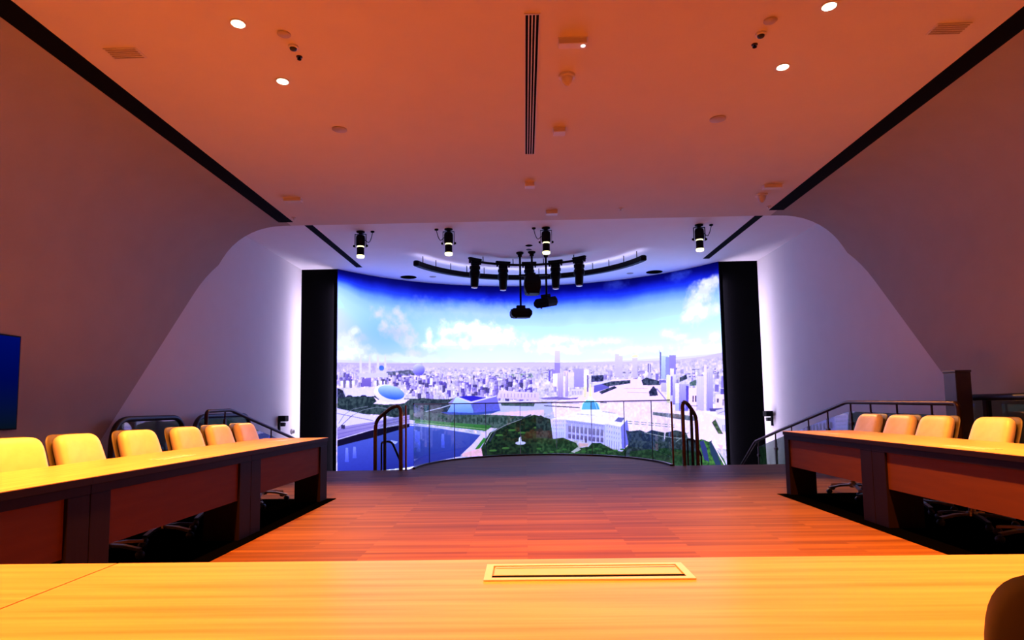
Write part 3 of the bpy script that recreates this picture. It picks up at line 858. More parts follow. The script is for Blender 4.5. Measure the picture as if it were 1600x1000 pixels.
('N',(34,72,50),(74,130,64),6,[1771,747,1797,735,1847,749,1903,809,1938,867,1765,882]),
('P',(48,58,130),[1787,747,1806,740,1821,772,1831,829,1806,820]),
('P',(40,60,100),[1835,745,1848,739,1877,800,1894,846,1862,838,1839,787]),
('P',(240,230,250),[1845,728,1946,740,1944,771,1873,754]),
('P',(236,200,240),[1873,754,1905,757,1898,778]),
('L',(240,232,252),5,[1848,744,1884,800,1914,844]),
('N',(50,70,60),(90,110,90),5,[1852,665,1872,651,1890,685,1908,711,1882,711]),
('P',(226,220,252),[1872,644,1944,653,1941,710,1908,705,1890,685]),
('L',(110,96,170),2.5,[1907,674,1908,700]),
('L',(110,96,170),2.5,[1916,674,1918,700]),
('L',(110,96,170),2.5,[1926,674,1928,700]),
('L',(110,96,170),2.5,[1936,674,1938,699])]

def painted():
    W, H = 1920, 880
    rng = np.random.default_rng(7); rnd = random.Random(11)
    img = np.zeros((H, W, 3), np.float32)
    yy, xx = np.mgrid[0:H, 0:W].astype(np.float32)
    def vnoise(scale, seed, octs=4):
        r = np.random.default_rng(seed); out = np.zeros((H, W), np.float32); amp = 1.0; tot = 0
        for o in range(octs):
            s = max(2.0, scale / 2 ** o)
            gw, gh = int(W / s) + 3, int(H / s) + 3
            g = r.random((gh, gw)).astype(np.float32)
            fx, fy = xx / s, yy / s
            ix, iy = fx.astype(int), fy.astype(int); tx, ty = fx - ix, fy - iy
            tx = tx*tx*(3-2*tx); ty = ty*ty*(3-2*ty)
            v = (g[iy, ix]*(1-tx) + g[iy, ix+1]*tx)*(1-ty) + (g[iy+1, ix]*(1-tx) + g[iy+1, ix+1]*tx)*ty
            out += amp * v; tot += amp; amp *= 0.55
        return out / tot
    cloudn = vnoise(120, 3, 5); cloud2 = vnoise(34, 9, 4); finen = vnoise(9, 5, 3)
    # sky
    stops = [(0, (3, 3, 84)), (24, (6, 8, 120)), (48, (16, 28, 206)), (72, (32, 62, 250)), (100, (96, 146, 255)), (140, (158, 204, 255)), (200, (190, 232, 255)), (270, (208, 244, 255)), (330, (226, 240, 255)), (400, (236, 236, 255))]
    edge = np.clip((xx - 300) / 300, -1, 0) ** 2 * 0.9
    v = yy * (1 + edge) + (cloudn - 0.5) * 26
    for c in range(3): img[..., c] = np.interp(v, [s[0] for s in stops], [s[1][c] for s in stops])
    blue = np.exp(-((xx - 240) / 230) ** 2 - ((yy - 260) / 130) ** 2)[..., None] * 0.75
    img[:] = img * (1 - blue) + np.array((122, 182, 255), np.float32) * blue
    ang = np.arctan2(yy - 1, xx - 1)
    def region(pts):
        xs, ys = pts[0::2], pts[1::2]
        x0, x1 = max(0, min(xs)), min(W, max(xs) + 1); y0, y1 = max(0, min(ys)), min(H, max(ys) + 1)
        if x1 <= x0 or y1 <= y0: return None
        X, Y = xx[y0:y1, x0:x1] + 0.5, yy[y0:y1, x0:x1] + 0.5
        ins = np.zeros(X.shape, bool); n = len(xs)
        for i in range(n):
            xa, ya, xb, yb = xs[i], ys[i], xs[(i+1) % n], ys[(i+1) % n]
            if ya == yb: continue
            ins ^= ((ya > Y) != (yb > Y)) & (X < (xb-xa) * (Y-ya) / (yb-ya) + xa)
        return (slice(y0, y1), slice(x0, x1)), ins
    def fill(pts, c1, c2=None):
        r = region(pts)
        if r is None: return
        s, ins = r
        if c2 is None: img[s][ins] = c1
        else:
            h = ins.shape[0]; t = (np.arange(h, dtype=np.float32) / max(1, h-1))[:, None, None]
            g = np.array(c1, np.float32) * (1-t) + np.array(c2, np.float32) * t
            img[s][ins] = np.broadcast_to(g, ins.shape + (3,))[ins]
    for op in PICTURE:
        k = op[0]
        if k == 'P': fill(op[2], op[1])
        elif k == 'G': fill(op[3], op[1], op[2])
        elif k == 'T':
            haze = (np.clip(1 - (yy - 385) / 80, 0, 1) * (yy > 380) * 0.4)[..., None]
            img = img * (1 - haze) + np.array((216, 204, 250), np.float32) * haze
            img *= (1 + np.clip((yy - 392) / 12, 0, 1) * ((finen - 0.5) * 0.34 + (cloud2 - 0.5) * 0.14))[..., None]
        elif k == 'N':
            r = region(op[4])
            if r is None: continue
            s, ins = r
            t = np.clip((vnoise(op[3] * 2.2, 40 + op[4][0] % 7, 2)[s] - 0.35) * 2.6, 0, 1)[..., None] if False else np.clip((finen[s] - 0.36) * 3.2, 0, 1)[..., None]
            g = np.array(op[1], np.float32) * (1-t) + np.array(op[2], np.float32) * t
            img[s][ins] = g[ins]
        elif k == 'E':
            cx, cy_, rx, ry = op[3]; a = op[4] if len(op) > 4 else 0
            R_ = int(max(rx, ry)) + 2
            s = (slice(max(0, int(cy_)-R_), min(H, int(cy_)+R_)), slice(max(0, int(cx)-R_), min(W, int(cx)+R_)))
            dx, dy = xx[s] - cx, yy[s] - cy_
            u = dx*math.cos(a) + dy*math.sin(a); vv = -dx*math.sin(a) + dy*math.cos(a)
            ins = (u/max(rx, .5))**2 + (vv/max(ry, .5))**2 < 1
            t = np.clip(vv/max(ry, .5)/2 + u/max(rx, .5)*0.18 + 0.5, 0, 1)[..., None]
            g = np.array(op[1], np.float32) * (1-t) + np.array(op[2], np.float32) * t
            img[s][ins] = g[ins]
        elif k == 'K':
            cx, cy_, rx, ry = op[3]
            R_ = int(max(rx, ry) * 1.7) + 2
            s = (slice(max(0, int(cy_)-R_), min(H, int(cy_)+R_)), slice(max(0, int(cx)-R_), min(W, int(cx)+R_)))
            d = np.sqrt(((xx[s]-cx)/rx)**2 + ((yy[s]-cy_)/ry)**2)
            d = d + (cloudn[s] - 0.5) * 1.1 + (cloud2[s] - 0.5) * 1.2 + (finen[s] - 0.5) * 0.2
            al = (np.clip((1.25 - d) / 0.85, 0, 1) ** 1.2 * op[2])[..., None]
            img[s] = img[s] * (1-al) + np.array(op[1], np.float32) * al
        elif k == 'L':
            p = op[3]; wd = op[2]
            for i in range(0, len(p)-2, 2):
                xa, ya, xb, yb = p[i:i+4]; L_ = math.hypot(xb-xa, yb-ya) or 1
                nx, ny = -(yb-ya)/L_*wd/2, (xb-xa)/L_*wd/2
                fill([int(round(q)) for q in (xa+nx, ya+ny, xb+nx, yb+ny, xb-nx, yb-ny, xa-nx, ya-ny)], op[1])
        elif k == 'C':
            n, wr, hr, pal, pts = op[1:]
            r = region(pts)
            if r is None: continue
            s, ins = r
            ys, xs = np.nonzero(ins)
            pick = sorted(rnd.sample(range(len(ys)), n))
            for j in pick:
                bx_, by_ = int(xs[j]) + s[1].start, int(ys[j]) + s[0].start
                bw, bh = rnd.uniform(*wr) * 2.7, rnd.uniform(*hr) * 2.6
                c = pal[rnd.randrange(len(pal))]
                x0, x1, y0, y1 = int(bx_ - bw/2), int(bx_ + bw/2) + 1, int(by_ - bh), by_
                x0 = max(0, x0); y0 = max(0, y0)
                img[y0:y1, x0:x1] = c
                xs2 = x0 + int((x1-x0) * 0.62)
                img[y0:y1, xs2:x1] = np.array(c, np.float32) * (0.84, 0.82, 0.93)
                if bh > 9 and bw > 8:
                    for yw in range(y0 + 3, y1 - 1, 4): img[yw:yw+1, x0+1:xs2] = np.array(c, np.float32) * (0.88, 0.86, 0.95)
    # fine photographic grain over the land, ripples on the water
    land = np.clip((yy - 392) / 12, 0, 1)
    img *= (1 + land * (finen - 0.5) * 0.05)[..., None]
    img = np.clip(img, 0, 255) / 255.0
    img = (img[0::2, 0::2] + img[1::2, 0::2] + img[0::2, 1::2] + img[1::2, 1::2]) / 4
    return img

SC, SR_, SZ0, SZ1 = (0.09, 11.32), 5.12, -0.55, 4.33
def build_display():
    t = thing('curved_display', 'huge curved video wall showing a river city under blue cloudy sky', 'screen', (SC[0], SC[1] + SR_, LOW))
    img = painted(); h, wd, _ = img.shape
    th = math.asin(4.40 / SR_)
    ang = (np.arange(wd) + 0.5) / wd * 2 * th - th
    ang[0], ang[-1] = -th, th
    zz = SZ1 - (np.arange(h) + 0.5) / h * (SZ1 - SZ0)
    zz[0], zz[-1] = SZ1 - 0.002, SZ0
    co = np.zeros((h, wd, 3), np.float32)
    co[..., 0] = np.sin(ang)[None, :] * SR_; co[..., 1] = (np.cos(ang)[None, :] - 1) * SR_; co[..., 2] = zz[:, None] - LOW
    me = bpy.data.meshes.new('picture')
    nf = (h-1) * (wd-1)
    me.vertices.add(h * wd); me.vertices.foreach_set('co', co.ravel())
    idx = np.arange(h * wd).reshape(h, wd)
    q = np.stack([idx[1:, :-1], idx[1:, 1:], idx[:-1, 1:], idx[:-1, :-1]], -1).reshape(-1)
    me.loops.add(nf * 4); me.loops.foreach_set('vertex_index', q.astype(np.int32))
    me.polygons.add(nf); me.polygons.foreach_set('loop_start', (np.arange(nf) * 4).astype(np.int32)); me.polygons.foreach_set('loop_total', np.full(nf, 4, np.int32))
    me.update()
    lin = np.where(img <= 0.04045, img / 12.92, ((img + 0.055) / 1.055) ** 2.4)
    lin = lin + np.clip((lin - 0.80) / 0.20, 0, 1) * np.array((1.0, 1.0, 1.3))      # highlights of the display outshine white
    rgba = np.ones((h * wd, 4), np.float32); rgba[:, :3] = lin.reshape(-1, 3)
    ca = me.color_attributes.new('picture', 'FLOAT_COLOR', 'POINT'); ca.data.foreach_set('color', rgba.ravel())
    me.materials.append(picture_emitter('display_picture', SCREEN_GAIN))
    o = bpy.data.objects.new('picture', me); COL.objects.link(o); o.parent = t
    path = [(math.sin(a) * (SR_+0.012), math.cos(a) * (SR_+0.012) - SR_) for a in np.linspace(-th, th, 61)]
    obj('cabinet', wall_strip(NB(), path, SZ0 - LOW - 0.02, SZ1 - LOW - 0.001, 0.1), 'blackmetal', t)
    obj('plinth', wall_strip(NB(), path, 0.0, SZ0 - LOW - 0.025, 0.1), 'blackmetal', t)
build_display()

# ------------------------------------------------------------------ hidden glow strips added at the display's outer edges to brighten the walls
def edge_fill(label, x, s):
    t = thing('edge_fill', label, 'added fill light', (x, 13.90, 0))
    bm = box(NB(), -0.008, 0.008, -0.07, 0.0, -0.6, 4.0); box(bm, min(-s*0.008, s*0.03), max(-s*0.008, s*0.03), -0.078, -0.0705, -0.6, 4.0)
    obj('fin', bm, 'black', t)
    led = mat('lavender_fill', (1, 1, 1), 0.5, emit=(0.80, 0.66, 1.0), emit_s=EDGE_FILL_L)
    obj('diffuser', box(NB(), min(s*0.009, s*0.014), max(s*0.009, s*0.014), -0.062, -0.012, -0.5, 3.9), led, t)
edge_fill('slim black fin with added fill light at the left edge of the display', -4.325, -1)
edge_fill('slim black fin with added fill light at the right edge of the display', 4.505, 1)

# ------------------------------------------------------------------ carpets
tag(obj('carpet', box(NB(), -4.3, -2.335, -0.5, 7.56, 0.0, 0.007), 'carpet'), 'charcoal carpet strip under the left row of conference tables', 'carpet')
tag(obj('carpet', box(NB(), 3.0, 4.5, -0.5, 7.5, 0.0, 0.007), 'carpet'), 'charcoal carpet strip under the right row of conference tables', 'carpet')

# ------------------------------------------------------------------ tables
def table(label, lo, hi, axis, front, back, top_m, leg_lo, leg_hi):
    """a table running from lo to hi along axis; front is its aisle edge, back the sitter's edge"""
    s = 1 if back > front else -1
    def bb(bm, a0, a1, d0, d1, z0, z1):          # along axis, then depth from the front edge
        p, q = front + s*d0, front + s*d1; p, q = min(p, q), max(p, q)
        c = (lo + hi) / 2
        if axis == 'y': return box(bm, p-front, q-front, a0-c, a1-c, z0, z1)
        return box(bm, a0-c, a1-c, p-front, q-front, z0, z1)
    c = (lo + hi) / 2
    t = thing('conference_table', label, 'table', (front, c, 0) if axis == 'y' else (c, front, 0))
    dp = abs(back - front); gap = 0.0007 if axis == 'y' else 0.0022
    obj('shaded_edge', bb(NB(), lo+gap, hi-gap, 0, dp, 0.708, 0.7455), 'wenge', t)  # shade on the table's edge put in as dark wenge colour
    obj('tabletop', bb(NB(), lo+gap, hi-gap, 0.001, dp-0.001, 0.746, 0.75), top_m, t)
    obj('apron', bb(NB(), lo+0.003, hi-0.003, 0.010, 0.028, 0.655, 0.706), 'wenge', t)
    if leg_lo: obj('leg', bb(NB(), lo+0.003, lo+leg_lo, 0.012, 0.32, 0.008, 0.654), 'wenge', t, bevel=0.003)
    if leg_hi: obj('leg', bb(NB(), hi-leg_hi, hi-0.003, 0.012, 0.32, 0.008, 0.654), 'wenge', t, bevel=0.003)
    obj('modesty_panel', bb(NB(), lo+leg_lo+0.002, hi-leg_hi-0.002, 0.030, 0.048, 0.34, 0.703), 'cherry', t)
    return t
LX, LB, RX, RB = -2.42, -3.20, 3.10, 3.90
table('oak-topped conference table at the far end of the left row', 5.42, 7.50, 'y', LX, LB, 'oak_y', 0.20, 0.24)
table('middle conference table of the left row with oak top and wide dark leg', 3.41, 5.42, 'y', LX, LB, 'oak_y', 0.17, 0.21)
table('conference table of the left row nearest the viewer, cut by the left picture edge', 1.75, 3.41, 'y', LX, LB, 'oak_y', 0.17, 0.17)
table('conference table with oak top at the far end of the right row', 5.63, 7.50, 'y', RX, RB, 'oak_y', 0.19, 0.12)
table('nearer conference table of the right row, cut by the right picture edge', 3.70, 5.63, 'y', RX, RB, 'oak_y', 0.19, 0.20)
table('front oak conference table in the foreground with a cable box set in its top', -0.985, 1.90, 'x', 1.484, 0.872, 'oak_x', 0.2, 0.2)
table('front oak table left of the diagonal seam in the foreground', -3.20, -0.985, 'x', 1.484, 0.872, 'oak_x', 0.2, 0.2)

def cable_box(label, c, rotz):
    t = thing('cable_box', label, 'cable box', (c[0], c[1], 0.7505), rotz, 'cable boxes in the tabletops')
    L, D, f = 0.44, 0.126, 0.016
    bm = NB()
    box(bm, -L/2, L/2, -D/2, -D/2+f, 0, 0.0028); box(bm, -L/2, L/2, D/2-f*0.9, D/2, 0, 0.0028)
    box(bm, -L/2, -L/2+f, -D/2+f, D/2-f*0.9, 0, 0.0028); box(bm, L/2-f, L/2, -D/2+f, D/2-f*0.9, 0, 0.0028)
    obj('frame', bm, 'cream', t)
    obj('cable_slot', box(NB(), -L/2+f+0.0005, L/2-f-0.0005, -D/2+f+0.0005, -D/2+f+0.017, 0, 0.0022), 'dark', t)
    lid = obj('lid', box(NB(), -L/2+f+0.004, L/2-f-0.004, -D/2+f+0.0175, D/2-f-0.008, 0, 0.0030), 'alu', t, bevel=0.0015)
    obj('lid_groove', box(NB(), -L/2+f+0.006, L/2-f-0.006, D/2-f-0.0235, D/2-f-0.0215, 0.0031, 0.0036), 'darkbronze', lid)
    return t
cable_box('cream cable box in the front table top, in the foreground', (0.127, 1.365), 0.0)
cable_box('thin cable box in the middle table of the left row', (-2.72, 4.70), -math.pi/2)
cable_box('cable box in the far table of the left row', (-2.78, 6.90), -math.pi/2)
cable_box('cable box in the far table of the right row', (3.36, 6.80), math.pi/2)
cable_box('bright cable box in the nearer table of the right row', (3.28, 4.62), math.pi/2)

# ------------------------------------------------------------------ chairs (local: sitter faces +y)
def make_chair():
    t = thing('conference_chair', 'x', 'chair', (0, 0, 0), 0, 'cream conference chairs')
    tilt = Matrix.Rotation(math.radians(19), 4, 'X')
    back_m = Matrix.Translation((0, -0.225, 0.705)) @ tilt
    obj('backrest', pad(NB(), 0.44, 0.48, 0.115, n=5.6, taper=0.11, curve=0.02, mtx=back_m, bulge=0.15), 'leather', t, smooth=True)
    shell_m = Matrix.Translation((0, -0.298, 0.699)) @ tilt
    sh = obj('back_shell', pad(NB(), 0.47, 0.50, 0.04, n=5.6, taper=0.12, curve=0.03, mtx=shell_m, bulge=0.4, flat=10), 'leather_shell', t, smooth=True)
    obj('shade_pad', pad(NB(), 0.42, 0.44, 0.03, n=4.5, taper=0.14, curve=0.03, mtx=Matrix.Translation((0, -0.313, 0.694)) @ tilt, bulge=0.4), 'leather_shade', sh, smooth=True)  # added dark pad; the shade behind the chair is in its colour
    seat_m = Matrix.Translation((0, 0.01, 0.455)) @ Matrix.Rotation(math.radians(90), 4, 'X')
    obj('seat', pad(NB(), 0.50, 0.48, 0.09, n=4.5, bulge=0.25, mtx=seat_m), 'leather', t, smooth=True)
    bm = NB()
    tube(bm, rounded_path([(0, 0.02, 0.398), (0, -0.27, 0.398), (0, -0.335, 0.60)], 0.06), square=(0.09, 0.02))
    obj('back_bracket', bm, 'blackmetal', t)
    obj('tilt_mechanism', cbox(NB(), (0, 0.0, 0.372), (0.16, 0.2, 0.034)), 'blackmetal', t, bevel=0.006)
    obj('gas_column', lathe(NB(), [(0.028, 0.10), (0.028, 0.22), (0.018, 0.222), (0.018, 0.358)], n=16), 'chrome', t, smooth=True)
    bm = NB()
    lathe(bm, [(0.035, 0.075), (0.042, 0.09), (0.04, 0.125), (0.03, 0.128)], n=16)
    for k in range(5):
        a = 2*math.pi*k/5 + 0.3
        d = Vector((math.cos(a), math.sin(a), 0))
        tube(bm, [d*0.02 + Vector((0, 0, 0.105)), d*0.16 + Vector((0, 0, 0.098)), d*0.29 + Vector((0, 0, 0.075))], square=(0.036, 0.022))
    star = obj('star_base', bm, 'chrome', t)
    for k in range(5):
        a = 2*math.pi*k/5 + 0.3
        m_ = Matrix.Translation((0.29*math.cos(a), 0.29*math.sin(a), 0.037)) @ Matrix.Rotation(a, 4, 'Z') @ Matrix.Rotation(math.pi/2, 4, 'X')
        obj('caster', lathe(NB(), [(0.022, -0.022), (0.029, -0.016), (0.029, 0.016), (0.022, 0.022)], n=14, mtx=m_), 'rubber', star, smooth=True)
    return t
chair0 = make_chair()
chairs = [
    (-3.22, 3.95, -2.0, 'cream leather conference chair at the left picture edge, nearest of the left row'),
    (-3.17, 4.62, -1.66, 'second cream chair from the left picture edge, before the reddish wall'),
    (-3.17, 5.33, -1.74, 'cream chair in front of the nearer black-framed glass panel'),
    (-3.17, 6.10, -1.72, 'cream chair between the two black-framed glass panels'),
    (-3.17, 6.77, -1.68, 'second cream chair from the far end of the left row'),
    (-3.17, 7.42, -1.66, 'cream chair at the far end of the left row under the bronze stair rail'),
    (3.86, 7.42, 1.66, 'cream chair at the far end of the right row of tables'),
    (3.86, 6.80, 1.68, 'second cream chair from the far end of the right row'),
    (3.86, 6.22, 1.70, 'cream chair of the right row just left of the slate pillar'),
    (3.86, 5.48, 1.66, 'cream chair of the right row just right of the slate pillar'),
    (3.86, 4.80, 1.60, 'cream chair cut off by the right picture edge behind the right tables'),
    (0.90, 0.81, -0.80, 'shade-darkened chair back cut off in the bottom right corner, at the front table'),
]
for i, (x, y, a, lab) in enumerate(chairs):
    o = chair0 if i == 0 else dup(chair0, (x, y, 0))
    zf = 0.008 if i < 11 else 0.0
    o.location = (x, y, zf); o.rotation_euler = (0, 0, a); o['label'] = lab

# ------------------------------------------------------------------ balustrades and rails
def nose_pt(a, k=0.0): return (NOSE_C[0] + (NOSE_A+k) * math.cos(a), NOSE_C[1] + (NOSE_B+k) * math.sin(a))
def glass_nose():
    t = thing('glass_balustrade', 'curved frameless glass balustrade round the platform nose before the display', 'balustrade', (NOSE_C[0], NOSE_C[1], 0))
    off = Vector((NOSE_C[0], NOSE_C[1], 0))
    def loc(a, k): p = nose_pt(a, k); return (p[0]-off.x, p[1]-off.y)
    NP = 9
    for i in range(NP):
        a0, a1 = math.pi * i / NP + 0.004, math.pi * (i+1) / NP - 0.004
        obj('glass_panel', wall_strip(NB(), [loc(a0 + (a1-a0)*j/8, -0.075) for j in range(9)], 0.032, 1.145, 0.012), 'glass', t)
    for i in range(1, NP):
        p = loc(math.pi * i / NP, -0.081); a = math.pi * i / NP
        obj('joint_seal', box(NB(), -0.004, 0.004, -0.0075, 0.0075, 0.032, 1.145, Matrix.Translation((p[0], p[1], 0)) @ Matrix.Rotation(a - math.pi/2, 4, 'Z')), 'darkbronze', t)
    arc = [loc(math.pi * j / 48, -0.081) for j in range(49)]
    obj('top_rail', tube(NB(), [(p[0], p[1], 1.157) for p in arc], square=(0.026, 0.022)), 'darkbronze', t)
    obj('base_channel', tube(NB(), [(p[0], p[1], 0.016) for p in arc], square=(0.05, 0.030)), 'darkbronze', t)
glass_nose()

def rail_loop(label, x0, x1, y0, y1, off):
    """bronze handrail loop at the head of a front stair: tall post by the nose, droops away from it"""
    t = thing('stair_rail_loop', label, 'handrail', (x0, y0, 0))
    dx, dy = x1 - x0, y1 - y0
    pts = rounded_path([(0, 0, 0.0), (0, 0, 1.12), (dx*0.30, dy*0.30, 1.12), (dx*0.95, dy*0.95, 0.88), (dx, dy, 0.72), (dx, dy, -0.28)], 0.10, 7)
    obj('handrail', tube(NB(), pts, r=0.034, n=12), 'bronze', t, smooth=True)
    obj('post', tube(NB(), [(off, -0.02, 0.0), (off, -0.02, 1.135)], square=(0.03, 0.03)), 'bronze', t)
    obj('post', tube(NB(), [(dx*0.62, dy*0.62, -0.2), (dx*0.62, dy*0.62, 0.99)], r=0.028), 'darkbronze', t, smooth=True)
    n = Vector((-dy, dx, 0)).normalized() * 0.006
    for a, b, z in ((0.08, 0.56, 1.03), (0.68, 0.93, 0.80)):
        bm = NB()
        vs = []
        for s in (-1, 1):
            for (f, zz) in ((a, -0.15), (b, -0.15), (b, z - (0.12 if a < 0.5 else 0.08)), (a, z)):
                vs.append(bm.verts.new((dx*f + s*n.x, dy*f + s*n.y, zz)))
        bm.faces.new(vs[:4]); bm.faces.new(vs[4:][::-1])
        for i in range(4): bm.faces.new((vs[i], vs[(i+1) % 4], vs[4+(i+1) % 4], vs[4+i]))
        obj('glass_panel', bm, 'glass', t)
    x_a, x_b = sorted((off, 0.0))
    obj('glass_panel', box(NB(), x_a + 0.02, x_b - 0.03, -0.026, -0.016, 0.02, 1.10), 'glass', t)
    return t
rail_loop('bronze handrail loop with glass infill at the left end of the glass balustrade', -2.20, -2.72, 10.80, 11.08, 0.095)
rail_loop('bronze handrail loop with glass infill at the right end of the glass balustrade', 2.80, 3.10, 11.00, 11.22, -0.20)

def low_rail(label, pts):
    t = thing('descending_handrail', label, 'handrail', pts[0])
    o = Vector(pts[0])
    pp = [Vector(p) - o for p in pts]
    obj('handrail', tube(NB(), rounded_path(pp, 0.12, 6), r=0.022), 'darkbronze', t, smooth=True)
    for i in (0, len(pp)-1):
        zb = -1.0 - o.z + (0.25 if i == 0 else 0.1)
        obj('post', tube(NB(), [pp[i] + Vector((0, 0, 0)), Vector((pp[i].x, pp[i].y, zb))], r=0.018), 'darkbronze', t, smooth=True)
low_rail('dark handrail descending the front stair seen through the left loop', [(-2.80, 11.9, 0.42), (-2.62, 11.95, 0.46), (-2.48, 12.3, -0.05)])
low_rail('dark handrail descending the front stair seen through the right loop', [(3.10, 11.9, 0.40), (3.26, 12.0, 0.40), (3.48, 12.35, 0.05)])

def side_rail(label, X, pts, post_ys, inner):
    """bronze handrail beside the side stair: level over the platform, then falling with the stair"""
    y0 = pts[0][0]
    t = thing('stair_railing', label, 'handrail', (X, y0, 0))
    hz = lambda y: float(np.interp(y, [p[0] for p in pts], [p[1] for p in pts]))
    fl = lambda y: 0.0 if y < 9.0 else max(LOW, -0.15 * (int((y - 9.0) / 0.62) + 1))
    path = [(0, 0, 0.0)] + [(0, y - y0, z) for y, z in pts]
    obj('handrail', tube(NB(), rounded_path(path, 0.07, 6), r=0.026, n=12), 'darkbronze', t, smooth=True)
    for y in post_ys:
        z = hz(y); f = fl(y)
        po = obj('post', cbox(NB(), (0, y-y0, (z-0.13+f)/2), (0.03, 0.05, z-0.13-f)), 'darkbronze', t, bevel=0.004)
        obj('post_stem', tube(NB(), [(0, y-y0, z-0.13), (0, y-y0, z-0.02)], r=0.012), 'darkbronze', po)
        obj('glass_clamp', cbox(NB(), (0, y-y0, z-0.30), (0.05, 0.09, 0.05)), 'darkbronze', po, bevel=0.008)
    ys = sorted(post_ys)
    for a, b in zip(ys, ys[1:]):
        bm = NB(); vs = []
        for sx in (-0.006, 0.006):
            for (y, z) in ((a+0.04, fl(a)+0.1), (b-0.04, max(fl(b), fl(a)-0.16)+0.1), (b-0.04, hz(b-0.04)-0.13), (a+0.04, hz(a+0.04)-0.13)):
                vs.append(bm.verts.new((sx, y-y0, z)))
        bm.faces.new(vs[:4]); bm.faces.new(vs[4:][::-1])
        for i in range(4): bm.faces.new((vs[i], vs[(i+1) % 4], vs[4+(i+1) % 4], vs[4+i]))
        obj('glass_panel', bm, 'smoke', t)
side_rail('bronze stair railing with glass descending along the left wall', -4.42, [(8.42, 1.09), (9.12, 1.10), (11.55, 0.56), (12.5, 0.34), (13.3, -0.22)], (8.95, 9.75, 10.6, 11.45, 12.3), 1)
side_rail('bronze stair railing with glass descending along the right wall', 4.60, [(6.62, 1.06), (8.89, 1.08), (11.29, 0.57), (12.46, 0.31), (13.34, -0.25)], (7.05, 7.70, 8.28, 8.78, 9.45, 10.1, 10.75, 11.45, 12.3), -1)

def black_guard(label, X, ya, yb, h, r, posts=()):
    """black rounded hoop handrail filled with smoked glass"""
    t = thing('glass_guard_panel', label, 'balustrade', (X, (ya+yb)/2, 0))
    c = (ya+yb)/2
    path = rounded_path([(0, ya-c, 0.0), (0, ya-c+0.02, h), (0, yb-c-0.02, h), (0, yb-c, 0.0)], r, 10)
    obj('frame', tube(NB(), path, r=0.036, n=12), 'rubber', t, smooth=True)
    inner = rounded_path([(0, ya-c+0.03, 0.0), (0, ya-c+0.05, h-0.03), (0, yb-c-0.05, h-0.03), (0, yb-c-0.03, 0.0)], r-0.02, 10)
    bm = NB()
    a = [bm.verts.new((p.x-0.005, p.y, p.z)) for p in inner]; b = [bm.verts.new((p.x+0.005, p.y, p.z)) for p in inner]
    bm.faces.new(a); bm.faces.new(b[::-1])
    n = len(a)
    for i in range(n): bm.faces.new((a[i], b[i], b[(i+1) % n], a[(i+1) % n]))
    obj('glass_panel', bm, 'smoke', t)
    for y in posts: obj('post', tube(NB(), [(0, y-c, 0), (0, y-c, h-0.03)], square=(0.06, 0.05)), 'rubber', t)
black_guard('nearer of the two black-hooped glass guards by the left wall, beside the reddish part', -4.93, 7.22, 8.78, 1.01, 0.30)
black_guard('farther of the two black-hooped glass guards by the left wall, behind the bronze rail', -4.93, 9.03, 10.9, 1.01, 0.30)
black_guard('straight black guard rail with glass at the right picture edge', 5.02, 5.2, 7.08, 1.12, 0.06, (6.78,))

t = thing('slate_pillar', 'short dark slate pillar standing beside the end of the right stair railing', 'pillar', (4.86, 6.98, 0))
obj('shaft', box(NB(), -0.085, 0.085, -0.10, 0.10, 0.02, 1.40), 'slate', t, bevel=0.008)
obj('cap', box(NB(), -0.09, 0.09, -0.105, 0.105, 1.40, 1.425), 'slate', t, bevel=0.006)
obj('foot_plate', box(NB(), -0.11, 0.11, -0.13, 0.13, 0.0, 0.02), 'blackmetal', t)

# ------------------------------------------------------------------ wall devices
t = thing('wall_television', 'dark blue glowing television on the left wall, cut by the picture edge', 'television', (-5.07, 5.20, 1.41))
obj('housing', box(NB(), -0.022, 0.022, -0.80, 0.80, -0.465, 0.465), 'blackmetal', t, bevel=0.005)
tvm = bpy.data.materials.new('television_picture'); tvm.use_nodes = True
nt = tvm.node_tree; nt.nodes.clear()
out = nt.nodes.new('ShaderNodeOutputMaterial'); em = nt.nodes.new('ShaderNodeEmission'); rp = nt.nodes.new('ShaderNodeValToRGB'); sx = nt.nodes.new('ShaderNodeSeparateXYZ'); tc = nt.nodes.new('ShaderNodeTexCoord')
mr = nt.nodes.new('ShaderNodeMapRange'); mr.inputs[1].default_value = -0.45; mr.inputs[2].default_value = 0.45
nt.links.new(tc.outputs['Object'], sx.inputs[0]); nt.links.new(sx.outputs['Z'], mr.inputs[0]); nt.links.new(mr.outputs[0], rp.inputs[0]); nt.links.new(rp.outputs[0], em.inputs[0]); nt.links.new(em.outputs[0], out.inputs[0])
rp.color_ramp.elements[0].color = (0.002, 0.006, 0.014, 1); rp.color_ramp.elements[1].color = (0.0, 0.003, 0.12, 1)
e = rp.color_ramp.elements.new(0.55); e.color = (0.0, 0.002, 0.075, 1)
obj('television_screen', box(NB(), 0.0225, 0.0235, -0.785, 0.785, -0.45, 0.45), tvm, t)
obj('wall_mount', box(NB(), -0.085, -0.022, -0.2, 0.2, -0.2, 0.2), 'blackmetal', t)

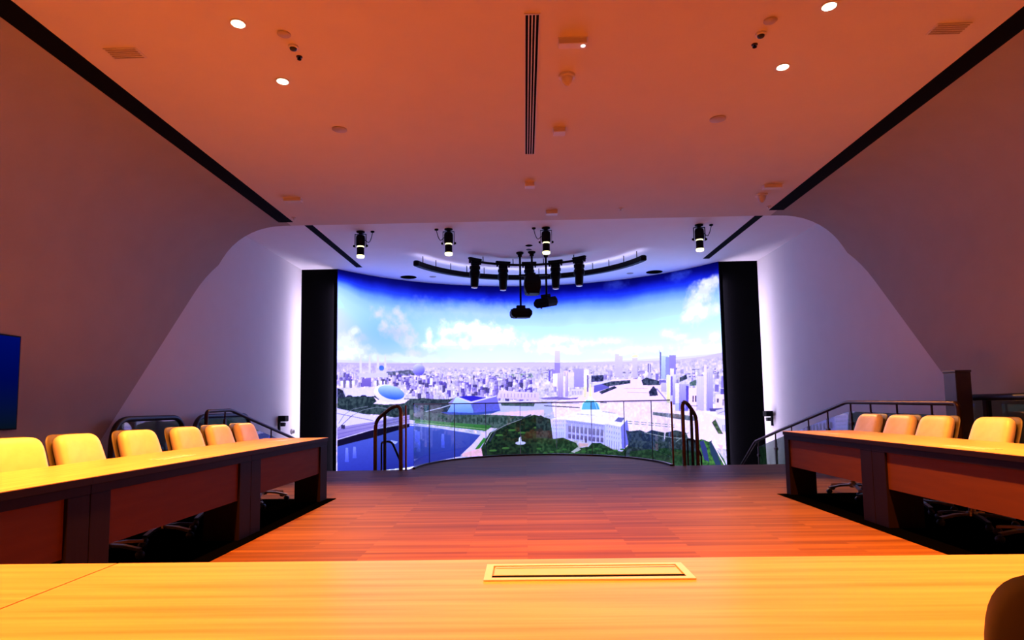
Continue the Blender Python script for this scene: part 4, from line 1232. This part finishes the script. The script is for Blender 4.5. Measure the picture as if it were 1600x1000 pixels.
def wall_camera(label, x, y, z, s):
    t = thing('wall_camera', label, 'camera', (x, y, z))
    obj('bracket', box(NB(), min(0, -s*0.03), max(0, -s*0.03), -0.03, 0.03, -0.22, 0.10), 'blackmetal', t)
    obj('camera_body', cbox(NB(), (s*0.075, -0.02, 0.04), (0.15, 0.2, 0.12)), 'blackmetal', t, bevel=0.012)
    obj('lens_hood', lathe(NB(), [(0.05, -0.06), (0.06, 0.0), (0.045, 0.02)], c=(s*0.08, -0.05, -0.06), n=16), 'rubber', t, smooth=True)
wall_camera('small black camera on the left wall next to the black return panel', -5.13, 12.75, 0.86, 1)
wall_camera('small black camera on the right wall next to the black return panel', 5.35, 13.50, 0.80, -1)
t = thing('wall_sensor', 'small white round sensor on the left wall above the stair rail', 'sensor', (-5.16, 13.45, 0.60))
mx = Matrix.Rotation(math.pi/2, 4, 'Y')
obj('base', lathe(NB(), [(0.06, 0.0), (0.06, 0.03), (0.05, 0.035)], n=20, mtx=mx), 'plastic', t, smooth=True)
obj('dome', lathe(NB(), [(0.045, 0.035), (0.04, 0.07), (0.02, 0.085)], n=20, mtx=mx), 'plastic', t, smooth=True)

# ------------------------------------------------------------------ ceiling fittings
def downlight(label, x, y, watts=DOWN_W):
    t = thing('downlight', label, 'ceiling light', (x, y, HF), 0, 'recessed ceiling downlights')
    prof = [(0.062, 0.0), (0.064, -0.004), (0.052, -0.006), (0.050, -0.001)]
    obj('trim_ring', lathe(NB(), prof, n=28), 'plastic', t, smooth=True)
    obj('lens', lathe(NB(), [(0.047, -0.0065), (0.047, -0.0085), (0.03, -0.0095)], n=24), 'warmlamp', t, smooth=True)
    lamp('downlight_lamp', 'SPOT', (0, 0, -0.03), watts, WARM, t, spot_size=math.radians(90), spot_blend=0.5, shadow_soft_size=0.045)
    return t
d0 = downlight('left ceiling downlight nearest the viewer of the two left ones', -2.18, 4.48)
def more(x, y, lab): return dup(d0, (x, y, HF), None, lab)
more(-2.17, 5.33, 'farther of the two left ceiling downlights')
more(2.36, 4.47, 'ceiling downlight at the top edge, nearer of the two right ones')
more(2.36, 5.31, 'farther of the two right ceiling downlights')
for x, nm in ((-2.18, 'left'), (2.36, 'right')):
    n0 = downlight('ceiling downlight of the %s row over the tables, above the picture' % nm, x, 3.63, DOWN_W * 0.72)
    for y in (2.78, 1.93, 1.08): dup(n0, (x, y, HF))
f0 = downlight('ceiling downlight over the front table, above the picture', -0.9, 1.25, DOWN_W * 0.10)
for x in (0.15, 1.2): dup(f0, (x, 1.25, HF))

def box_fitting(name, label, cat, x, y, sx, sy_, sz, m='plastic', lens=None):
    t = thing(name, label, cat, (x, y, HF))
    obj('housing', box(NB(), -sx/2, sx/2, -sy_/2, sy_/2, -sz, 0.0), m, t, bevel=0.006)
    obj('base_plate', box(NB(), -sx/2-0.006, sx/2+0.006, -sy_/2-0.006, sy_/2+0.006, -0.006, 0.0), m, t)
    if lens is not None: obj('indicator', lathe(NB(), [(0.02, -sz-0.004), (0.02, -sz+0.002)], c=(lens, 0, 0), n=18), 'led', t)
    return t
box_fitting('emergency_light', 'white emergency light with glowing end right of the ceiling diffuser, near the top', 'emergency light', 0.44, 4.82, 0.23, 0.08, 0.05, lens=0.085)
box_fitting('ceiling_sensor_box', 'small white square box on the ceiling beside the far part of the diffuser', 'sensor', 0.42, 6.46, 0.13, 0.12, 0.05)
box_fitting('ceiling_sensor_box', 'small box on the ceiling just beyond the end of the diffuser', 'sensor', 0.11, 8.06, 0.13, 0.12, 0.06)
box_fitting('ceiling_sensor_box', 'small white box near the far edge of the front ceiling, centre', 'sensor', 0.46, 9.30, 0.18, 0.12, 0.05)
box_fitting('emergency_light', 'thin white emergency light near the far end of the left ceiling slot', 'emergency light', -3.27, 8.47, 0.25, 0.10, 0.045)
box_fitting('emergency_light', 'thin white emergency light near the far end of the right ceiling slot', 'emergency light', 3.48, 8.36, 0.25, 0.10, 0.045)

def cone_fitting(label, x, y, r, h):
    t = thing('smoke_detector', label, 'smoke detector', (x, y, HF))
    obj('base', lathe(NB(), [(r, 0), (r*0.98, -0.02), (r*0.8, -0.025)], n=24), 'plastic', t, smooth=True)
    obj('sensing_head', lathe(NB(), [(r*0.72, -0.024), (r*0.62, -h*0.6), (r*0.25, -h*0.95), (r*0.12, -h)], n=24), 'plastic', t, smooth=True)
cone_fitting('cone shaped smoke detector right of the diffuser middle', 0.43, 5.36, 0.075, 0.105)
cone_fitting('cone shaped smoke detector beside the far end of the right ceiling slot', 3.48, 8.74, 0.085, 0.12)

def flush_round(name, label, cat, x, y, r, m, z=HF, h=0.006, rim=None):
    t = thing(name, label, cat, (x, y, z))
    obj('grille', lathe(NB(), [(r, 0.0), (r, -h), (r*0.9, -h-0.003)], n=36), m, t, smooth=True)
    obj('rim', lathe(NB(), [(r*1.06, 0.0), (r*1.06, -h*0.6), (r*1.0, -h*0.8)], n=36), rim or m, t, smooth=True)
flush_round('ceiling_speaker', 'flush round speaker on the left half of the front ceiling', 'speaker', -1.95, 6.33, 0.075, 'putty')
flush_round('ceiling_speaker', 'flush round speaker on the right half of the front ceiling', 'speaker', 2.09, 6.30, 0.08, 'putty')
flush_round('ceiling_speaker', 'black round ceiling speaker left, next to the top edge of the display', 'speaker', -2.86, 15.0, 0.19, 'black', HB)
flush_round('ceiling_speaker', 'black round ceiling speaker right, next to the top edge of the display', 'speaker', 3.24, 14.95, 0.19, 'black', HB)
flush_round('ceiling_cover', 'small black disc on the rear ceiling above the projector poles', 'cover', 0.13, 12.18, 0.07, 'black', HB)
flush_round('ceiling_cover', 'small grey disc on the rear ceiling just behind the black disc', 'cover', 0.13, 12.5, 0.055, 'slate', HB)
flush_round('ceiling_cover', 'pale disc on the rear ceiling left beside the black speaker', 'cover', -2.25, 15.0, 0.08, 'putty', HB)
flush_round('ceiling_cover', 'pale disc on the rear ceiling right beside the black speaker', 'cover', 2.66, 15.05, 0.08, 'putty', HB)
for s, x, nm in ((-1, -1.88, 'left'), (1, 1.98, 'right')):
    flush_round('air_valve', 'round air valve on the ceiling near the top, between the %s downlights and the diffuser' % nm, 'vent', x, 4.63, 0.05, 'putty', rim='putty')
    t = thing('dome_camera', 'tiny dome camera on the ceiling beyond the %s air valve' % nm, 'camera', (x - s*0.01, 4.80, HF))
    obj('base', lathe(NB(), [(0.042, 0), (0.042, -0.014), (0.034, -0.018)], n=24), 'plastic', t, smooth=True)
    obj('dome', lathe(NB(), [(0.03, -0.017), (0.026, -0.03), (0.012, -0.038)], n=20), 'rubber', t, smooth=True)
    t = thing('sprinkler', 'small dark sprinkler on the ceiling beyond the %s dome camera' % nm, 'sprinkler', (x - s*0.005, 4.95, HF))
    obj('escutcheon', lathe(NB(), [(0.026, 0), (0.026, -0.005), (0.018, -0.008)], n=20), 'darkbronze', t, smooth=True)
    obj('deflector', lathe(NB(), [(0.008, -0.007), (0.008, -0.022), (0.018, -0.023), (0.018, -0.026)], n=16), 'dark', t, smooth=True)
for x, y, nm in ((-3.30, 4.83, 'left'), (3.48, 4.80, 'right')):
    t = thing('ceiling_vent', 'flat rectangular vent plate on the ceiling beside the %s black slot' % nm, 'vent', (x, y, HF))
    obj('plate', box(NB(), -0.14, 0.14, -0.075, 0.075, -0.008, 0.0), 'plastic', t, bevel=0.003)
    for k in range(5): obj('slat', box(NB(), -0.125, 0.125, -0.062 + k*0.028, -0.052 + k*0.028, -0.013, -0.0082), 'putty', t)
for x, y, lab in ((1.52, 9.23, 'tiny nozzle on the front ceiling near its far edge, right of centre'), (-3.59, 9.33, 'tiny nozzle beside the far end of the left slot'), (3.80, 9.28, 'tiny nozzle beside the far end of the right slot')):
    t = thing('sprinkler', lab, 'sprinkler', (x, y, HF))
    obj('escutcheon', lathe(NB(), [(0.035, 0), (0.033, -0.01), (0.02, -0.014)], n=20), 'plastic', t, smooth=True)
    obj('deflector', lathe(NB(), [(0.01, -0.013), (0.01, -0.03), (0.022, -0.032), (0.022, -0.036)], n=16), 'plastic', t, smooth=True)

# linear air diffuser
t = thing('linear_diffuser', 'long white four-slot air diffuser running down the middle of the ceiling', 'air diffuser', (0.104, 5.78, HF))
bm = NB(); L, Wd = 1.325, 0.062
box(bm, -Wd, -0.052, -L, L, -0.008, 0); box(bm, 0.052, Wd, -L, L, -0.008, 0); box(bm, -0.052, 0.052, -L, -L+0.012, -0.008, 0); box(bm, -0.052, 0.052, L-0.012, L, -0.008, 0)
obj('frame', bm, 'plastic', t)
obj('plenum', box(NB(), -0.052, 0.052, -L+0.012, L-0.012, -0.0012, 0.0), 'dark', t)
for k in (-1, 0, 1): obj('slat', box(NB(), k*0.0265-0.0045, k*0.0265+0.0045, -L+0.012, L-0.012, -0.008, -0.0014), 'plastic', t)

# ------------------------------------------------------------------ stage spotlights on the rear ceiling
def stage_spot(label, x, y, side, aim, watts):
    t = thing('stage_spotlight', label, 'spotlight', (x, y, HB), 0, 'stage spotlights on the rear ceiling')
    obj('ceiling_plate', lathe(NB(), [(0.075, 0.0), (0.075, -0.02), (0.05, -0.03), (0.02, -0.05)], n=24), 'blackmetal', t, smooth=True)
    bm = NB()
    box(bm, -0.105, -0.098, -0.02, 0.02, -0.30, -0.05); box(bm, 0.098, 0.105, -0.02, 0.02, -0.30, -0.05); box(bm, -0.105, 0.105, -0.02, 0.02, -0.057, -0.05)
    yk = obj('yoke', bm, 'blackmetal', t)
    for s in (-1, 1):
        obj('yoke_knob', lathe(NB(), [(0.018, 0.0), (0.022, 0.01), (0.018, 0.03)], c=(s*0.105, 0, -0.27), n=14, mtx=Matrix.Rotation(s*math.pi/2, 4, 'Y')), 'blackmetal', yk, smooth=True)
    obj('lamp_housing', lathe(NB(), [(0.05, -0.07), (0.075, -0.085), (0.082, -0.12), (0.082, -0.255), (0.07, -0.275)], n=24), 'blackmetal', t, smooth=True)
    obj('gate_ring', lathe(NB(), [(0.060, -0.274), (0.062, -0.280), (0.062, -0.290), (0.060, -0.297)], n=24), 'stagelamp', t, smooth=True)
    obj('lens_barrel', lathe(NB(), [(0.058, -0.296), (0.066, -0.31), (0.066, -0.43), (0.070, -0.445)], n=24), 'blackmetal', t, smooth=True)
    obj('lens', lathe(NB(), [(0.070, -0.446), (0.072, -0.462), (0.066, -0.487), (0.04, -0.495)], n=24), 'stagelamp', t, smooth=True)
    cab = [(side*0.07, 0.0, -0.15), (side*0.15, 0.01, -0.22), (side*0.19, 0.01, -0.15), (side*0.22, 0.0, -0.03)]
    ca = obj('power_cable', tube(NB(), rounded_path(cab, 0.04, 6), r=0.007, n=8), 'rubber', t, smooth=True)
    obj('cable_socket', lathe(NB(), [(0.035, 0.0), (0.035, -0.02), (0.015, -0.03)], c=(side*0.22, 0, 0), n=16), 'blackmetal', ca, smooth=True)
    d = Vector(aim) - Vector((x, y, HB-0.5))
    lamp('stage_lamp', 'SPOT', (0, 0, -0.52), watts, (1.0, 0.40, 0.10), t, rot=d.to_track_quat('-Z', 'Y').to_euler(), spot_size=math.radians(52), spot_blend=0.9, shadow_soft_size=0.06)
    return t
s0 = stage_spot('leftmost lit black spotlight under the rear ceiling', -2.97, 10.95, 1, (-2.95, 7.3, 0.5), STAGE_W)
stage_spot('second lit black spotlight from the left, above the left end of the hanging ring', -1.345, 10.9, -1, (-1.0, 8.2, 0), STAGE_W*0.4)
stage_spot('third lit black spotlight from the left, above the projectors', 0.43, 10.95, -1, (0.9, 8.2, 0), STAGE_W*0.4)
stage_spot('rightmost lit black spotlight, near the right rear slot', 3.215, 10.97, 1, (3.5, 7.3, 0.5), STAGE_W)

# ------------------------------------------------------------------ curved track, pipe and their lights
def ring_pts(c, r, a0, a1, z, n=40): return [(c[0] + r*math.sin(a0 + (a1-a0)*i/n), c[1] + r*math.cos(a0 + (a1-a0)*i/n), z) for i in range(n+1)]
TC, TR = (0.12, 11.80), 2.52
t = thing('curved_track', 'black curved track hung on rods before the top of the display', 'lighting track', (TC[0], TC[1]+TR, HB))
def rel(p): return (p[0]-TC[0], p[1]-TC[1]-TR, p[2]-HB)
obj('beam', tube(NB(), [rel(p) for p in ring_pts(TC, TR, -1.22, 1.25, 4.12)], square=(0.10, 0.11)), 'blackmetal', t)
obj('added_uplight', tube(NB(), [rel(p) for p in ring_pts(TC, TR, -1.20, 1.23, 4.178)], square=(0.05, 0.004)), mat('lavender_strip', (1, 1, 1), 0.5, emit=(0.74, 0.64, 1.0), emit_s=UPLIGHT_L), t)  # added glow strip that brightens the rear ceiling
for a in (-1.22, 1.25):
    p = rel((TC[0] + TR*math.sin(a), TC[1] + TR*math.cos(a), 4.12))
    obj('end_cap', lathe(NB(), [(0.045, -0.058), (0.066, -0.04), (0.066, 0.04), (0.045, 0.058)], c=p, n=20), 'blackmetal', t, smooth=True)
for i in range(14):
    a = -1.12 + 2.27*i/13
    p = rel((TC[0] + TR*math.sin(a), TC[1] + TR*math.cos(a), 4.17))
    obj('hanger_rod', tube(NB(), [p, (p[0], p[1], 0.0)], r=0.009, n=6), 'blackmetal', t)
PC, PR = (0.12, 11.66), 1.69
t = thing('curved_pipe', 'thin black curved pipe carrying the five theatre lights', 'pipe', (PC[0], PC[1]+PR, HB))
def rel2(p): return (p[0]-PC[0], p[1]-PC[1]-PR, p[2]-HB)
obj('pipe', tube(NB(), [rel2(p) for p in ring_pts(PC, PR, -0.80, 0.80, 4.20)], r=0.026), 'blackmetal', t, smooth=True)
for a in (-0.62, -0.2, 0.2, 0.62):
    p = rel2((PC[0] + PR*math.sin(a), PC[1] + PR*math.cos(a), 4.22))
    obj('hanger_rod', tube(NB(), [p, (p[0], p[1], 0.0)], r=0.01, n=6), 'blackmetal', t)

def theatre_light(label, a, tilt=0.0):
    x, y = PC[0] + PR*math.sin(a), PC[1] + PR*math.cos(a)
    t = thing('theatre_light', label, 'theatre light', (x, y, 4.20), -a, 'theatre lights hanging on the curved pipe')
    obj('clamp', cbox(NB(), (0, 0, 0.047), (0.33, 0.07, 0.04)), 'blackmetal', t, bevel=0.008)
    bm = NB(); box(bm, -0.15, -0.12, -0.025, 0.025, -0.06, 0.026); box(bm, 0.12, 0.15, -0.025, 0.025, -0.06, 0.026); box(bm, -0.10, 0.10, -0.02, 0.02, -0.10, -0.03)
    obj('bracket', bm, 'blackmetal', t)
    mx = Matrix.Rotation(tilt, 4, 'X')
    b = obj('body', lathe(NB(), [(0.08, -0.10), (0.115, -0.115), (0.115, -0.17), (0.095, -0.19), (0.108, -0.22), (0.108, -0.34), (0.09, -0.36), (0.085, -0.52), (0.07, -0.56)], n=20, mtx=mx), 'blackmetal', t, smooth=True)
    obj('lens', lathe(NB(), [(0.066, -0.560), (0.066, -0.575), (0.04, -0.583)], n=20, mtx=mx), 'paleglass', t, smooth=True)
    for k in range(4): obj('cooling_fin', lathe(NB(), [(0.118, -0.235 - k*0.026), (0.118, -0.243 - k*0.026)], n=20, mtx=mx), 'blackmetal', b)
    return t
for a, lab in ((-0.745, 'leftmost of the five black theatre lights on the curved pipe'), (-0.335, 'second black theatre light from the left on the curved pipe'), (0.01, 'middle black theatre light, hanging before the projectors'), (0.36, 'fourth black theatre light from the left, beside the right projector pole'), (0.70, 'rightmost of the five black theatre lights on the curved pipe')):
    theatre_light(lab, a, 0.05 if a < 0.3 else -0.03)

# ------------------------------------------------------------------ projectors on ceiling poles
def projector(label, x, y, drop, size, rz, pitch_, lensdir=-1, n=3.2):
    t = thing('ceiling_projector', label, 'projector', (x, y, HB), 0)
    obj('ceiling_flange', lathe(NB(), [(0.08, 0.0), (0.08, -0.02), (0.045, -0.05), (0.045, -0.09), (0.02, -0.10)], n=20), 'blackmetal', t, smooth=True)
    obj('pole', tube(NB(), [(0, 0, -0.05), (0, 0, -drop + size[2]/2 + 0.02)], r=0.022, n=12), 'blackmetal', t, smooth=True)
    mx = Matrix.Translation((0, 0, -drop)) @ Matrix.Rotation(rz, 4, 'Z') @ Matrix.Rotation(pitch_, 4, 'X')
    obj('mount_bracket', cbox(NB(), (0, 0, size[2]/2 + 0.035), (size[0]*0.42, 0.14, 0.07), mx), 'blackmetal', t, bevel=0.01)
    bm = NB()
    sx, sy_, sz = size
    top = [(-sx*.38, -sy_*.42), (sx*.38, -sy_*.42), (sx*.46, sy_*.2), (sx*.3, sy_*.45), (-sx*.3, sy_*.45), (-sx*.46, sy_*.2)]
    mid = [(-sx*.5, -sy_*.5), (sx*.5, -sy_*.5), (sx*.52, sy_*.25), (sx*.36, sy_*.52), (-sx*.36, sy_*.52), (-sx*.52, sy_*.25)]
    rings = [[bm.verts.new(mx @ Vector((p[0], p[1], z))) for p in q] for q, z in ((top, sz/2), (mid, sz*0.15), (mid, -sz*0.2), (top, -sz/2))]
    for a, b in zip(rings, rings[1:]):
        for i in range(6): bm.faces.new((a[i], a[(i+1) % 6], b[(i+1) % 6], b[i]))
    bm.faces.new(rings[0]); bm.faces.new(rings[-1][::-1])
    b = obj('projector_body', bm, 'blackmetal', t, bevel=0.006)
    lm = mx @ Matrix.Translation((0, sy_*0.5, 0)) @ Matrix.Rotation(-math.pi/2, 4, 'X')
    obj('lens_barrel', lathe(NB(), [(0.055, 0.0), (0.055, 0.05), (0.045, 0.055)], n=20, mtx=lm), 'rubber', b, smooth=True)
    for k in range(4): obj('vent_slit', cbox(NB(), (-sx*0.25 + k*sx*0.165, -sy_*0.5-0.002, -0.005), (sx*0.09, 0.006, 0.018), mx), 'dark', b)
    obj('foot', lathe(NB(), [(0.02, 0), (0.02, -0.02), (0.012, -0.022)], c=mx @ Vector((-sx*0.25, -sy_*0.2, -sz/2)), n=12), 'rubber', b, smooth=True)
    return t
projector('black projector on the left pole hanging before the sky picture, level', -0.06, 12.75, 1.30, (0.44, 0.38, 0.19), 0.12, 0.04)
projector('black projector on the right pole, turned and tilted to the right', 0.49, 12.83, 1.06, (0.40, 0.40, 0.20), -0.7, 0.22)
t = projector('tall black projector on the short middle pole between the other two', 0.19, 12.70, 0.72, (0.34, 0.40, 0.38), 0.05, 0.0)
obj('cross_bar', tube(NB(), [(-0.28, 0.0, -0.50), (0.34, 0.0, -0.50)], square=(0.04, 0.035)), 'blackmetal', t)
